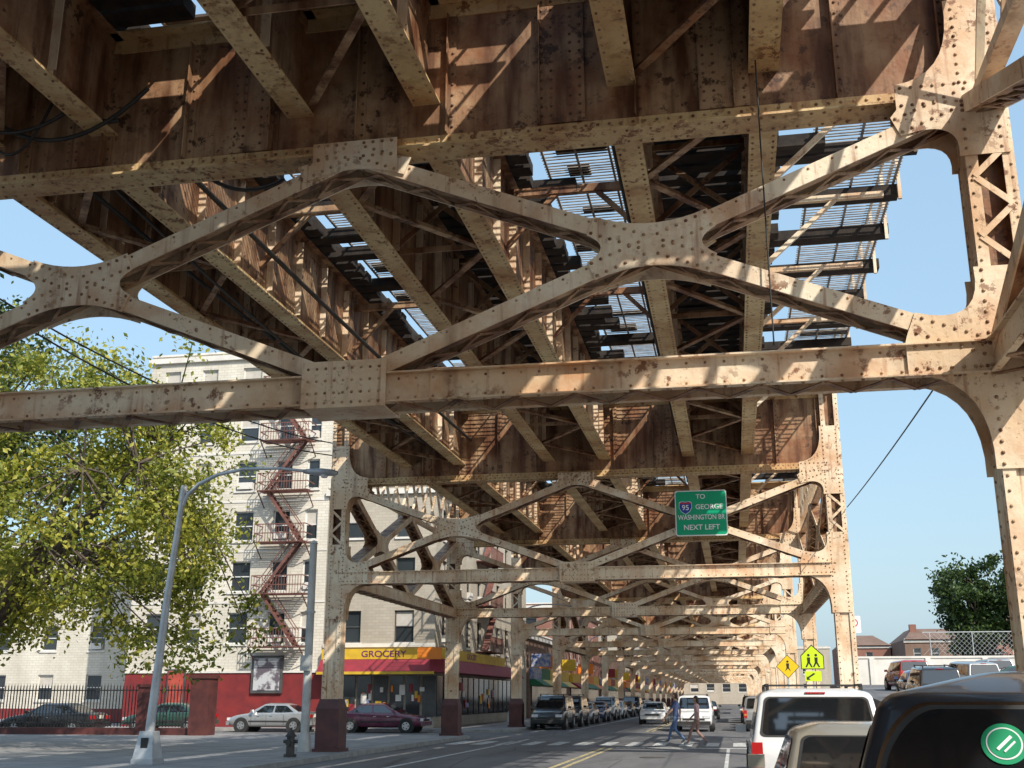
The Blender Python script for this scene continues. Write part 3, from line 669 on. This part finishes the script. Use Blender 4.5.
def make_car(kind, L, W, H, col, rack=False, trim=False, rin=.22):
    T = TYPES[kind]
    b = MB(); rings = []
    for yn, zt, wf in T['st']:
        w = W/2*wf; y = yn*L; zb = .24 if abs(yn) < .47 else .34
        half = [(0, zb), (w*.86, zb), (w*.975, zb+.10), (w, zb+(zt-zb)*.5), (w*.985, zt-.11), (w*.93, zt-.015), (w*.8, zt), (0, zt+.012)]
        ring = half+[(-x, z) for x, z in half[-2:0:-1]]; rings.append([(x, y, z) for x, z in ring])
    n = len(rings[0]); vs = [v for r_ in rings for v in r_]; fs = []
    for i in range(len(rings)-1):
        for j in range(n): fs.append((i*n+j, i*n+(j+1) % n, (i+1)*n+(j+1) % n, (i+1)*n+j))
    fs.append(tuple(range(n))[::-1]); fs.append(tuple((len(rings)-1)*n+j for j in range(n)))
    b.add(vs, fs, col, True)
    gh = MB(); (b0, b1, bw), (r0, r1, rw) = T['gb'], T['gr']; bz = T['belt']
    R = []
    dz = .07
    for (ya, yb, w, z) in ((b0*L, b1*L, bw*W, bz-.05), (r0*L, r1*L, rw*W, H-dz), (r0*L+rin, r1*L-.2, rw*W-rin, H)):
        R.append([(-w, ya, z), (w, ya, z), (w, yb, z), (-w, yb, z)])
    vs = R[0]+R[1]+R[2]
    gh.add(vs, [(0, 1, 5, 4), (1, 2, 6, 5), (2, 3, 7, 6), (3, 0, 4, 7), (4, 5, 9, 8), (5, 6, 10, 9), (6, 7, 11, 10), (7, 4, 8, 11), (8, 9, 10, 11)], col, True)
    dt = MB()
    def pane(q, u0, u1, v0, v1, mat, off=.006, ns=5, ru=.05):
        q = [Vector(p) for p in q]; nrm = (q[1]-q[0]).cross(q[3]-q[0]).normalized()
        B_ = lambda u, v: q[0].lerp(q[1], u).lerp(q[3].lerp(q[2], u), v)+nrm*off
        pts = []; rv = .09 if ru == .05 else .2
        for (cu, cv, a0) in ((u1, v0, -90), (u1, v1, 0), (u0, v1, 90), (u0, v0, 180)):
            su = -1 if cu == u1 else 1; sv = -1 if cv == v1 else 1
            for k in range(ns+1):
                a = radians(a0+90*k/ns); pts.append(B_(cu+su*ru+ru*cos(a), cv+sv*rv+rv*sin(a)))
        dt.add(pts, [tuple(range(len(pts)))], mat)
    rear = [vs[0], vs[1], vs[5], vs[4]]; right = [vs[1], vs[2], vs[6], vs[5]]; front = [vs[2], vs[3], vs[7], vs[6]]; left = [vs[3], vs[0], vs[4], vs[7]]
    if trim:
        pane(rear, .03, .97, .10, .975, CHR, .004, 8, .08); pane(rear, .038, .962, .11, .962, BLKP, .006, 8, .08); pane(rear, .05, .95, .13, .945, CGL, .009, 8, .08)
    else:
        pane(rear, .045, .955, .13, .93, BLKP, .005); pane(rear, .065, .935, .17, .9, CGL, .009)
    pane(front, .05, .95, .12, .93, BLKP, .005); pane(front, .065, .935, .15, .91, CGL, .009)
    ws = {2: [(.1, .49), (.53, .88)], 3: [(.05, .29), (.32, .58), (.61, .9)]}[T['win']]
    for q, flip in ((right, 0), (left, 1)):
        for a, c in ws:
            if flip: a, c = 1-c, 1-a
            pane(q, a, c, .14, .88, CGL, .009)
    hw = W/2
    wr = .33 if kind == 'sedan' else .37
    for yy in (-.31*L, .32*L):
        for s in (-1, 1):
            dt.cyl((s*(hw-.22), yy, wr), (s*(hw+.004), yy, wr), wr+.065, wr+.055, 28, BLKP)
            dt.cyl((s*(hw-.2), yy, wr), (s*(hw+.012), yy, wr), wr, wr-.02, 28, TYRE); dt.cyl((s*(hw-.1), yy, wr), (s*(hw+.018), yy, wr), wr*.62, wr*.58, 24, RIM)
            for k in range(5):
                a = 2*pi*k/5; dt.cyl((s*(hw+.012), yy+cos(a)*wr*.38, wr+sin(a)*wr*.38), (s*(hw+.02), yy+cos(a)*wr*.38, wr+sin(a)*wr*.38), wr*.1, wr*.1, 8, BLKP)
    ry = -L/2
    for s in (-1, 1):
        if kind == 'sedan': a, c = sorted((s*hw*.48, s*hw*.88)); dt.box(a, c, ry-.015, ry+.14, .7, .86, TAIL)
        else: a, c = sorted((s*hw*.80, s*hw*.955)); dt.box(a, c, ry-.015, ry+.16, .66, 1.04, TAIL); dt.box(a+.01, c-.01, ry-.02, ry, .78, .86, AMB)
        a, c = sorted((s*hw*.5, s*hw*.86)); fz = .56 if kind == 'sedan' else .66; dt.box(a, c, L/2-.12, L/2+.012, fz, fz+.14, HEAD)
        a, c = sorted((s*hw, s*(hw+.17))); dt.box(a, c, .17*L, .17*L+.1, T['belt']+.02, T['belt']+.15, col)
        for yy in (-.03, .12) : dt.box(min(s*hw*.99, s*(hw+.012)), max(s*hw*.99, s*(hw+.012)), yy*L-.09, yy*L+.06, T['belt']-.17, T['belt']-.145, CHR)
        for yy in (-.19, .02, .2): dt.box(min(s*hw*.99, s*(hw+.002)), max(s*hw*.99, s*(hw+.002)), yy*L-.004, yy*L+.004, .36, T['belt']-.1, BLKP)
        dt.box(min(s*hw*.98, s*(hw+.014)), max(s*hw*.98, s*(hw+.014)), -.23*L, .23*L, .5, .56, BLKP)
    dt.box(-hw*.86, hw*.86, ry-.07, ry+.1, .36, .56, col if kind == 'sedan' else BLKP); dt.box(-hw*.86, hw*.86, L/2-.1, L/2+.06, .34, .52, col if kind == 'sedan' else BLKP)
    dt.box(-.55, .55, L/2-.05, L/2+.012, .56, .66, BLKP)
    pz = .72 if kind == 'sedan' else .74
    dt.box(-.16, .16, ry-.03, ry+.02, pz, pz+.16, PLATE); dt.box(-.3, .3, ry-.02, ry+.02, pz+.19, pz+.22, CHR)
    if kind != 'sedan':
        dt.beam((-.05, b0*L-.02, bz+.08), (.28, b0*L+.0, bz+.2), .02, .02, BLKP)
        if kind == 'suv': dt.box(-.14, .14, r0*L-.012, r0*L+.1, H-.075, H-.055, TAIL)
    if rack:
        for s in (-1, 1):
            dt.box(s*(rw*W-.12)-.02, s*(rw*W-.12)+.02, r0*L+.2, r1*L-.1, H+.035, H+.065, BLKP)
            for yy in (r0*L+.25, r1*L-.2): dt.box(s*(rw*W-.12)-.025, s*(rw*W-.12)+.025, yy-.04, yy+.04, H-.05, H+.035, BLKP)
        for yy in (-.28*L, -.08*L): dt.box(-(rw*W-.12), rw*W-.12, yy-.025, yy+.025, H+.04, H+.06, BLKP)
    return b.mesh('body'), gh.mesh('cabin'), dt.mesh('fittings'), [Vector(p) for p in rear]
def place(name, meshes, loc, rot, bev=.06):
    e = empty(name, loc, rot)
    o = linked('body', meshes[0], e, (0, 0, 0)); m_ = o.modifiers.new('s', 'SUBSURF'); m_.levels = 2; m_.render_levels = 2
    o = linked('cabin', meshes[1], e, (0, 0, 0)); m_ = o.modifiers.new('b', 'BEVEL'); m_.width = bev; m_.segments = 6; m_.limit_method = 'ANGLE'; m_.angle_limit = radians(12)
    linked('fittings', meshes[2], e, (0, 0, 0)); return e
suvW = make_car('suv', 4.6, 1.95, 1.78, CW, True); sedG = make_car('sedan', 4.7, 1.82, 1.43, CG); hatD = make_car('hatch', 4.3, 1.8, 1.72, CB, trim=True, rin=.3)
sedS = make_car('sedan', 4.4, 1.74, 1.4, CS); sedP = make_car('sedan', 4.5, 1.78, 1.4, CP); suvK = make_car('suv', 4.7, 1.9, 1.8, CK, True); sedK = make_car('sedan', 4.7, 1.8, 1.42, CK)
sedW = make_car('sedan', 4.5, 1.76, 1.42, CW); sedGr = make_car('sedan', 4.5, 1.76, 1.42, CGR); sedB = make_car('sedan', 4.5, 1.76, 1.42, CBL); suvS = make_car('suv', 4.5, 1.86, 1.75, CS); suvR = make_car('suv', 4.5, 1.86, 1.72, CR_)
G = .006
place('parked_suv', suvW, (1.13, 19.3, G), 0)
place('parked_car', sedG, (1.18, 11.7, G), 0)
near = place('parked_hatchback', hatD, (1.27, 4.95, G), radians(-9), .045)
GRN = noisy('sticker_green', (.0, .28, .12), (.0, .25, .1), 4, .5, 0); WHT = noisy('white_lettering', (.8, .8, .8), (.75, .75, .75), 4, .5, 0)
q = hatD[3]; nrm = (q[1]-q[0]).cross(q[3]-q[0]).normalized()
def onrear(u, v): return q[0].lerp(q[1], u).lerp(q[3].lerp(q[2], u), v)+nrm*.012
s = MB(); c0 = onrear(.26, .82); s.cyl(c0, c0+nrm*.002, .056, .056, 32, GRN); s.cyl(c0+nrm*.0022, c0+nrm*.004, .044, .044, 32, WHT); s.cyl(c0+nrm*.0042, c0+nrm*.0055, .040, .040, 32, GRN)
ux = Vector((1, 0, 0)); uz = nrm.cross(ux); uz = uz if uz.z > 0 else -uz
cc = c0+nrm*.007; s.beam(cc-ux*.018-uz*.018, cc+ux*.018+uz*.018, .002, .008, WHT, up=uz)
cc = c0+nrm*.007; s.beam(cc-ux*.002-uz*.024, cc+ux*.026+uz*.004, .002, .005, WHT, up=uz)
s.obj('window_sticker', near)
place('parked_car', sedS, (-22.9, 55.9, G), pi/2); place('parked_car', sedP, (-17.2, 55.9, G), -pi/2); place('parked_car', sedK, (-31.5, 50.2, G), pi/2); place('parked_car', sedGr, (-28.6, 56, G), pi/2)
place('moving_suv', suvW, (-2.1, 62, G), pi); place('moving_car', sedW, (-5.3, 78, G), pi); place('moving_car', sedK, (-2.2, 96, G), 0)
for i, (mm, yy) in enumerate([(suvK, 64), (suvK, 70.5), (sedS, 77), (sedB, 84), (suvS, 91), (sedW, 98), (sedK, 106), (suvK, 114), (sedS, 122), (sedW, 131)]): place('parked_car', mm, (-9.9, yy, G), pi)
for i, (mm, yy) in enumerate([(sedK, 27), (suvS, 63), (sedW, 69.5), (sedB, 76), (suvK, 83), (sedS, 90), (sedGr, 98)]): place('parked_car', mm, (1.3, yy, G), 0)
def lz(y): return .02+(y-30)*(1.98/40) if y < 70 else 2.0+(y-70)*.03
for i, (mm, x, y, r_) in enumerate([(suvS, 8.8, 42, .05), (sedW, 10.2, 50, .1), (suvK, 8.6, 54, 0), (sedS, 12.6, 58, .3), (sedB, 9.2, 62, 0), (suvS, 12.4, 66, .2), (sedGr, 15.6, 70, 1.5), (sedB, 21, 74, 1.5), (suvR, 10.2, 73, .1), (sedW, 13.4, 76, 0), (suvS, 16, 78, .1), (sedS, 19, 80, 1.57), (sedK, 24.6, 82, 1.57), (suvK, 18.5, 62, .6), (sedS, 26, 76, 1.57), (sedP, 17, 84, .1), (sedW, 21.5, 86, 1.57), (sedK, 12, 84, 0), (sedW, 15.2, 60, .4), (suvR, 21.4, 69, 1.2)]):
    e = place('parked_car', mm, (x, y, lz(y)), r_)
    if y < 70 and abs(r_) < .7: e.rotation_euler = (radians(2.8), 0, r_)

# ------------------------------------------------------------------ street furniture
GALV = noisy('galvanised_steel', (.42, .43, .44), (.55, .56, .57), 3, .45, .05, .4); GREYP = noisy('grey_pole_paint', (.55, .55, .53), (.42, .42, .4), 3, .6)
IRON = noisy('black_iron', (.02, .02, .022), (.035, .035, .035), 5, .5, 0); HYD = noisy('hydrant_paint', (.03, .03, .03), (.06, .05, .04), 6, .5)
def street_lamp():
    m_ = MB()
    m_.box(-.28, .28, -.28, .28, 0, .12, GALV); m_.hexa([(-.26, -.26, .12), (.26, -.26, .12), (.26, .26, .12), (-.26, .26, .12), (-.17, -.17, .75), (.17, -.17, .75), (.17, .17, .75), (-.17, .17, .75)], GALV)
    m_.box(-.09, .09, -.225, -.2, .3, .6, BLKP)
    m_.tube([(0, 0, .7), (.18, 0, 4), (.38, 0, 6.5)], [.115, .09, .07], 14, GALV)
    m_.cyl((.36, 0, 6.35), (.4, 0, 6.75), .085, .08, 12, GALV)
    m_.tube([(.385, 0, 6.2), (.5, 0, 6.5), (.8, 0, 6.78), (1.3, 0, 7.0), (2.0, 0, 7.12), (3.0, 0, 7.1), (3.7, 0, 7.0)], [.05, .05, .047, .045, .04, .036, .035], 10, GALV)
    hp = [(3.6, .06, .05), (3.8, .13, .08), (4.1, .17, .1), (4.4, .13, .08), (4.5, .03, .04)]; rg = []
    for hx, hw, hh in hp: rg.append([(hx, cos(a)*hw, 7.0-(hx-3.6)*.08+sin(a)*hh) for a in [2*pi*k/12 for k in range(12)]])
    vs = [v for q in rg for v in q]; m_.add(vs, [(i*12+j, i*12+(j+1) % 12, (i+1)*12+(j+1) % 12, (i+1)*12+j) for i in range(4) for j in range(12)]+[tuple(range(12))], GALV, True)
    m_.cyl((4.15, 0, 6.93), (4.15, 0, 6.82), .14, .07, 14, HEAD)
    return m_
street_lamp().obj('street_lamp', None, (-13.95, 26.3, .13))
for y in (70, 105, 140): street_lamp().obj('street_lamp', None, (-13.4, y, .13))
h = MB()
h.cyl((0, 0, 0), (0, 0, .08), .17, .17, 16, HYD); h.cyl((0, 0, .08), (0, 0, .52), .115, .105, 16, HYD); h.cyl((0, 0, .52), (0, 0, .56), .15, .15, 16, HYD); h.cyl((0, 0, .56), (0, 0, .68), .13, .06, 16, HYD); h.cyl((0, 0, .68), (0, 0, .75), .03, .03, 6, HYD)
h.cyl((-.19, 0, .4), (.19, 0, .4), .05, .05, 12, HYD); h.cyl((0, -.19, .36), (0, 0, .36), .07, .07, 12, HYD)
h.obj('fire_hydrant', None, (-11.75, 29.9, .13))
p_ = MB(); p_.cyl((0, 0, 0), (0, 0, .5), .2, .16, 14, GREYP); p_.cyl((0, 0, .5), (0, 0, 6.1), .13, .11, 14, GREYP); p_.cyl((0, 0, 6.1), (0, 0, 6.2), .14, .03, 14, GREYP)
p_.box(-.16, .16, -.24, -.13, 2.3, 2.75, GREYP); p_.cyl((0, 0, 4.0), (0, 0, 4.06), .15, .15, 14, GALV)
p_.obj('utility_pole', None, (-12.5, 32.9, .13))
f = MB()
x = -46
while x < -22.6: f.box(x-.015, x+.015, 46.48, 46.52, .45, 2.15, IRON); f.cyl((x, 46.5, 2.15), (x, 46.5, 2.27), .02, .002, 4, IRON, False); x += .15
for z in (.6, 1.95): f.box(-46, -22.5, 46.46, 46.54, z, z+.05, IRON)
f.box(-46, -22.5, 46.35, 46.65, .1, .42, MAROON)
for x in (-22.3, -24.9, -34, -42):
    w = .42 if x > -23 else .3
    f.box(x-w, x+w, 46.5-w, 46.5+w, .1, 2.45 if x > -23 else 2.1, MAROON); f.box(x-w-.06, x+w+.06, 46.44-w, 46.56+w, 2.452 if x > -23 else 2.102, 2.6 if x > -23 else 2.22, MAROON)
f.obj('iron_fence')
SG = noisy('sign_green', (.0, .36, .18), (.0, .33, .16), 2, .4, 0); SBL = noisy('shield_blue', (.02, .06, .35), (.02, .06, .33), 2, .4, 0); SRD = noisy('shield_red', (.55, .03, .03), (.5, .03, .03), 2, .4, 0)
e = empty('highway_sign', (-.69, 32.66, 6.79)); s = MB()
def rrect(w, h_, r_):
    o = []
    for cx_, cz_, a0 in ((w-r_, h_-r_, 0), (-w+r_, h_-r_, 90), (-w+r_, -h_+r_, 180), (w-r_, -h_+r_, 270)):
        o += [(cx_+r_*cos(radians(a0+22.5*k)), cz_+r_*sin(radians(a0+22.5*k))) for k in range(5)]
    return o
s.prism(rrect(.74, .66, .07), 0, .012, WHT); s.prism(rrect(.71, .63, .06), -.004, -.001, SG); s.box(-.6, -.54, .013, .4, -.3, -.24, GALV); s.box(.54, .6, .013, .4, -.3, -.24, GALV); s.box(-.6, -.54, .013, .4, .4, .46, GALV); s.box(.54, .6, .013, .4, .4, .46, GALV)
sh = [(-.17, .14), (-.1, .17), (0, .15), (.1, .17), (.17, .14), (.18, 0), (.12, -.12), (0, -.2), (-.12, -.12), (-.18, 0)]
s.prism([(x*1.05-.44, z*1.05+.17) for x, z in sh], -.008, -.005, WHT); s.prism([(x*.97-.44, z*.97+.17) for x, z in sh], -.012, -.009, SBL); s.box(-.595, -.285, -.015, -.0125, .27, .31, SRD)
s.obj('panel', e)
text('TO', e, (-.0, -.012, .47), .19, WHT); text('95', e, (-.44, -.018, .155), .21, WHT); text('GEORGE', e, (.23, -.012, .17), .2, WHT); text('WASHINGTON BR', e, (0, -.012, -.13), .2, WHT, sx=.8); text('NEXT LEFT', e, (0, -.012, -.42), .21, WHT)
FY = noisy('sign_fluorescent_yellow', (.6, .8, .02), (.58, .76, .02), 3, .4, 0); SY = noisy('sign_yellow', (.8, .55, .01), (.75, .5, .01), 3, .4, 0); BLK = noisy('sign_black', (.015, .015, .015), (.02, .02, .02), 3, .5, 0)
e = empty('school_crossing_sign', (2.9, 44.5, .13)); s = MB(); s.box(-.03, .03, .0, .05, 0, 3.4, GALV)
s.prism([(-.42, 2.55), (.42, 2.55), (.42, 3.05), (0, 3.45), (-.42, 3.05)], -.02, -.005, BLK); s.prism([(-.39, 2.58), (.39, 2.58), (.39, 3.03), (0, 3.40), (-.39, 3.03)], -.024, -.021, FY)
for ox in (-.13, .14):
    s.prism([(ox+.05*cos(a), 3.06+.05*sin(a)) for a in [k*pi/5 for k in range(10)]], -.028, -.025, BLK); s.prism([(ox-.06, 2.98), (ox+.06, 2.98), (ox+.05, 2.8), (ox+.13, 2.63), (ox+.08, 2.62), (ox, 2.76), (ox-.08, 2.62), (ox-.13, 2.63), (ox-.05, 2.8)], -.028, -.025, BLK)
s.prism([(-.3, 2.12), (.3, 2.12), (.3, 2.48), (-.3, 2.48)], -.02, -.005, FY); s.prism([(-.22, 2.2), (-.22, 2.26), (.02, 2.42), (.08, 2.38), (-.13, 2.25)], -.024, -.021, BLK); s.prism([(-.24, 2.3), (-.24, 2.17), (-.1, 2.17)], -.0245, -.0212, BLK)
s.obj('panel_and_post', e)
e = empty('warning_sign', (2.78, 62, .13)); s = MB(); s.box(-.03, .03, 0, .05, 0, 3.6, GALV); s.prism([(-.6, 3.1), (0, 2.5), (.6, 3.1), (0, 3.7)], -.02, -.005, BLK); s.prism([(-.56, 3.1), (0, 2.54), (.56, 3.1), (0, 3.66)], -.024, -.021, SY)
s.prism([(.06*cos(a), 3.35+.06*sin(a)) for a in [k*pi/5 for k in range(10)]], -.028, -.025, BLK); s.prism([(-.08, 3.26), (.08, 3.26), (.06, 3.05), (.15, 2.85), (0, 3.0), (-.15, 2.85), (-.06, 3.05)], -.028, -.025, BLK)
s.obj('panel_and_post', e)
e = empty('parking_sign', (4.05, 40, .13)); s = MB(); s.box(-.03, .03, 0, .05, 0, 4.1, GALV)
s.prism([(x, z+3.9) for x, z in rrect(.22, .28, .04)], -.02, -.005, WHT); s.prism([(.13*cos(k*pi/12), 3.95+.13*sin(k*pi/12)) for k in range(24)], -.024, -.021, SRD); s.prism([(.095*cos(k*pi/12), 3.95+.095*sin(k*pi/12)) for k in range(24)], -.027, -.0245, WHT); s.obj('panel', e)
text('P', e, (0, -.03, 3.95), .17, BLK)
w = MB(); w.tube(sag((3.42, 33.1, 6.9), (3.25, 12.6, 6.2), .1), .014, 5, CABLE)
w.tube(sag((-13.6, 12, 9.5), (-12.3, 34, 9.6), .8), .02, 5, CABLE); w.tube(sag((-13.2, 12, 9.2), (-12.3, 34, 9.2), .9), .02, 5, CABLE)
w.obj('overhead_wires')
f = MB()
for x in range(14, 60, 3): f.cyl((x+.5, 90.2, 4.7), (x+.5, 90.2, 6.4), .04, .04, 6, GALV)
x = 14
while x < 60: f.beam((x, 90.2, 4.75), (x+1.6, 90.2, 6.35), .015, .015, GALV); f.beam((x, 90.2, 6.35), (x+1.6, 90.2, 4.75), .015, .015, GALV); x += .35
f.box(14, 60, 90.17, 90.23, 6.35, 6.41, GALV); f.obj('chain_link_fence')

# ------------------------------------------------------------------ people
SKIN = noisy('skin', (.45, .26, .18), (.4, .22, .15), 10, .55, 0); HAIR = noisy('hair', (.03, .02, .015), (.05, .03, .02), 30, .6, 0)
def person(name, loc, rot, shirt, trou, shoe, hgt=1.74, longhair=False, ph=1):
    J = {'pel': (0, 0, .95, .135, .10), 'wst': (0, .0, 1.1, .125, .09), 'cst': (0, .0, 1.3, .155, .105), 'ucs': (0, 0, 1.42, .12, .08), 'nck': (0, .01, 1.5, .055, .055), 'hd': (0, .02, 1.58, .055, .055)}
    for s, k in ((1, 'l'), (-1, 'r')):
        f_ = s*ph
        J['sh'+k] = (s*.175, 0, 1.425, .058, .058); J['el'+k] = (s*.225, -.09*f_, 1.15, .042, .042); J['wr'+k] = (s*.225, -.2*f_+.13, .93, .027, .03); J['pm'+k] = (s*.22, -.24*f_+.16, .86, .02, .038)
        J['hp'+k] = (s*.09, 0, .9, .092, .095)
        if f_ > 0: J['kn'+k] = (s*.095, .22, .53, .062, .065); J['an'+k] = (s*.095, .34, .11, .04, .042); J['to'+k] = (s*.105, .52, .05, .042, .032)
        else: J['kn'+k] = (s*.095, .03, .49, .062, .065); J['an'+k] = (s*.095, -.32, .17, .04, .042); J['to'+k] = (s*.105, -.2, .04, .042, .032)
    names = list(J); idx = {n_: i for i, n_ in enumerate(names)}
    E = [('pel', 'wst'), ('wst', 'cst'), ('cst', 'ucs'), ('ucs', 'nck'), ('nck', 'hd')]
    for k in 'lr': E += [('ucs', 'sh'+k), ('sh'+k, 'el'+k), ('el'+k, 'wr'+k), ('wr'+k, 'pm'+k), ('pel', 'hp'+k), ('hp'+k, 'kn'+k), ('kn'+k, 'an'+k), ('an'+k, 'to'+k)]
    me = bpy.data.meshes.new('sk'); me.from_pydata([J[n_][:3] for n_ in names], [(idx[a], idx[b_]) for a, b_ in E], [])
    ob = bpy.data.objects.new('sk', me); scene.collection.objects.link(ob); ob.modifiers.new('k', 'SKIN')
    for i, n_ in enumerate(names): me.skin_vertices[0].data[i].radius = J[n_][3:]; me.skin_vertices[0].data[i].use_root = (n_ == 'pel')
    ss = ob.modifiers.new('s', 'SUBSURF'); ss.levels = 2; ss.render_levels = 2
    bpy.context.view_layer.update()
    ev = ob.evaluated_get(bpy.context.evaluated_depsgraph_get()); em = ev.to_mesh()
    B = MB()
    for p in em.polygons:
        c = p.center; mt = trou
        if c.z > 1.475: mt = SKIN
        elif abs(c.x) > .172 and c.z < 1.2 and c.z > .75: mt = SKIN
        elif c.z > .93: mt = shirt
        elif c.z < .10 or (c.z < .14 and c.y > .36) or (c.z < .15 and c.y < -.2): mt = shoe
        B.add([tuple(em.vertices[i].co) for i in p.vertices], [tuple(range(len(p.vertices)))], mt, True)
    ev.to_mesh_clear(); bpy.data.objects.remove(ob)
    def ell(c, r_, mat, nu=16, nv=10, zmin=-2, ymax=2):
        vs = []; fs = []
        for j in range(nv+1):
            t = pi*j/nv
            for i in range(nu):
                a = 2*pi*i/nu; jaw = 1-.22*max(0, -cos(t)); vs.append((c[0]+r_[0]*sin(t)*cos(a)*jaw, c[1]+r_[1]*sin(t)*sin(a), c[2]+r_[2]*cos(t)))
        for j in range(nv):
            for i in range(nu):
                q = (j*nu+i, j*nu+(i+1) % nu, (j+1)*nu+(i+1) % nu, (j+1)*nu+i); cz = sum(vs[k][2] for k in q)/4-c[2]; cy = sum(vs[k][1] for k in q)/4-c[1]
                if cz > zmin or cy < ymax and zmin > -1: fs.append(q)
        B.add(vs, fs, mat, True)
    ell((0, .025, 1.64), (.076, .096, .118), SKIN)
    ell((0, .012, 1.652), (.085, .1, .12), HAIR, zmin=.05, ymax=-.015)
    for s in (-1, 1):
        ell((s*.03, .112, 1.65), (.012, .01, .008), BLK, 8, 5); ell((s*.078, .02, 1.635), (.012, .02, .03), SKIN, 8, 6)
    B.hexa([(-.012, .11, 1.615), (.012, .11, 1.615), (.012, .14, 1.612), (-.012, .14, 1.612), (-.006, .108, 1.65), (.006, .108, 1.65), (.006, .118, 1.65), (-.006, .118, 1.65)], SKIN)
    B.box(-.022, .022, .1, .119, 1.583, 1.592, TAIL)
    if longhair: ell((0, -.05, 1.56), (.075, .05, .15), HAIR)
    for s, k in ((1, 'l'), (-1, 'r')):
        px, py, pz = J['pm'+k][:3]
        for i, L_ in enumerate((.075, .085, .08, .062)):
            y0 = py+.028-.019*i; m1 = (px-s*.004, y0, pz-.04-L_*.5); B.cyl((px, y0, pz-.01), m1, .009, .008, 6, SKIN); B.cyl(m1, (px-s*.022, y0+.003, pz-.035-L_), .008, .006, 6, SKIN)
        B.cyl((px, py+.03, pz+.02), (px-s*.01, py+.065, pz-.03), .011, .009, 6, SKIN); B.cyl((px-s*.01, py+.065, pz-.03), (px-s*.014, py+.062, pz-.06), .009, .007, 6, SKIN)
    o = B.obj(name, None, loc, rot); o.scale = (hgt/1.75,)*3; return o
NAVY = noisy('shirt_navy', (.03, .05, .12), (.04, .06, .15), 8, .8); JEAN = noisy('jeans_blue', (.08, .13, .26), (.11, .18, .33), 8, .8); PINK = noisy('top_pink', (.62, .40, .40), (.55, .35, .36), 8, .8); CAPR = noisy('trousers_brown', (.28, .17, .14), (.23, .14, .12), 8, .8); SHOE = noisy('shoes', (.05, .05, .05), (.3, .3, .3), 8, .6, 0)
person('pedestrian', (-2.2, 44.2, .012), radians(75), NAVY, JEAN, SHOE, 1.82)
person('pedestrian', (-1.38, 42.6, .012), radians(80), PINK, CAPR, SHOE, 1.70, True, -1)

# ------------------------------------------------------------------ light, sky, camera
el, az = radians(40), radians(138)
S = Vector((sin(az)*cos(el), cos(az)*cos(el), sin(el)))
sun = bpy.data.lights.new('sun', 'SUN'); sun.energy = 5; sun.angle = radians(.5); sun.color = (1, .94, .83)
so = bpy.data.objects.new('sun', sun); scene.collection.objects.link(so); so.rotation_euler = S.to_track_quat('Z', 'Y').to_euler(); so.location = (30, -30, 60)
wd = bpy.data.worlds.new('World'); scene.world = wd; wd.use_nodes = True; nt = wd.node_tree
sk = nt.nodes.new('ShaderNodeTexSky'); sk.sky_type = 'NISHITA'; sk.sun_disc = False; sk.sun_elevation = el; sk.sun_rotation = az; sk.air_density = 1.4; sk.dust_density = 2.5; sk.ozone_density = 2.2
bg = nt.nodes['Background']; bg.inputs[1].default_value = .15
nt.links.new(mix(nt, .42, sk.outputs[0], (4.4, 6.8, 9.0)), bg.inputs[0])
f = 1124.0; th = math.atan(314/f); psi = math.atan(223*cos(th)/f)
F = Vector((-sin(psi)*cos(th), cos(psi)*cos(th), sin(th))); Rr = Vector((cos(psi), sin(psi), 0)); U = Rr.cross(F)
cam = bpy.data.cameras.new('camera'); cam.sensor_width = 36; cam.lens = f/1024*36; cam.clip_end = 5000; cam.clip_start = .05
co = bpy.data.objects.new('camera', cam); scene.collection.objects.link(co)
co.matrix_world = Matrix(((Rr.x, U.x, -F.x, 0), (Rr.y, U.y, -F.y, 0), (Rr.z, U.z, -F.z, 1.65), (0, 0, 0, 1)))
scene.camera = co
scene.view_settings.view_transform = 'Standard'; scene.view_settings.look = 'None'; scene.view_settings.exposure = 0
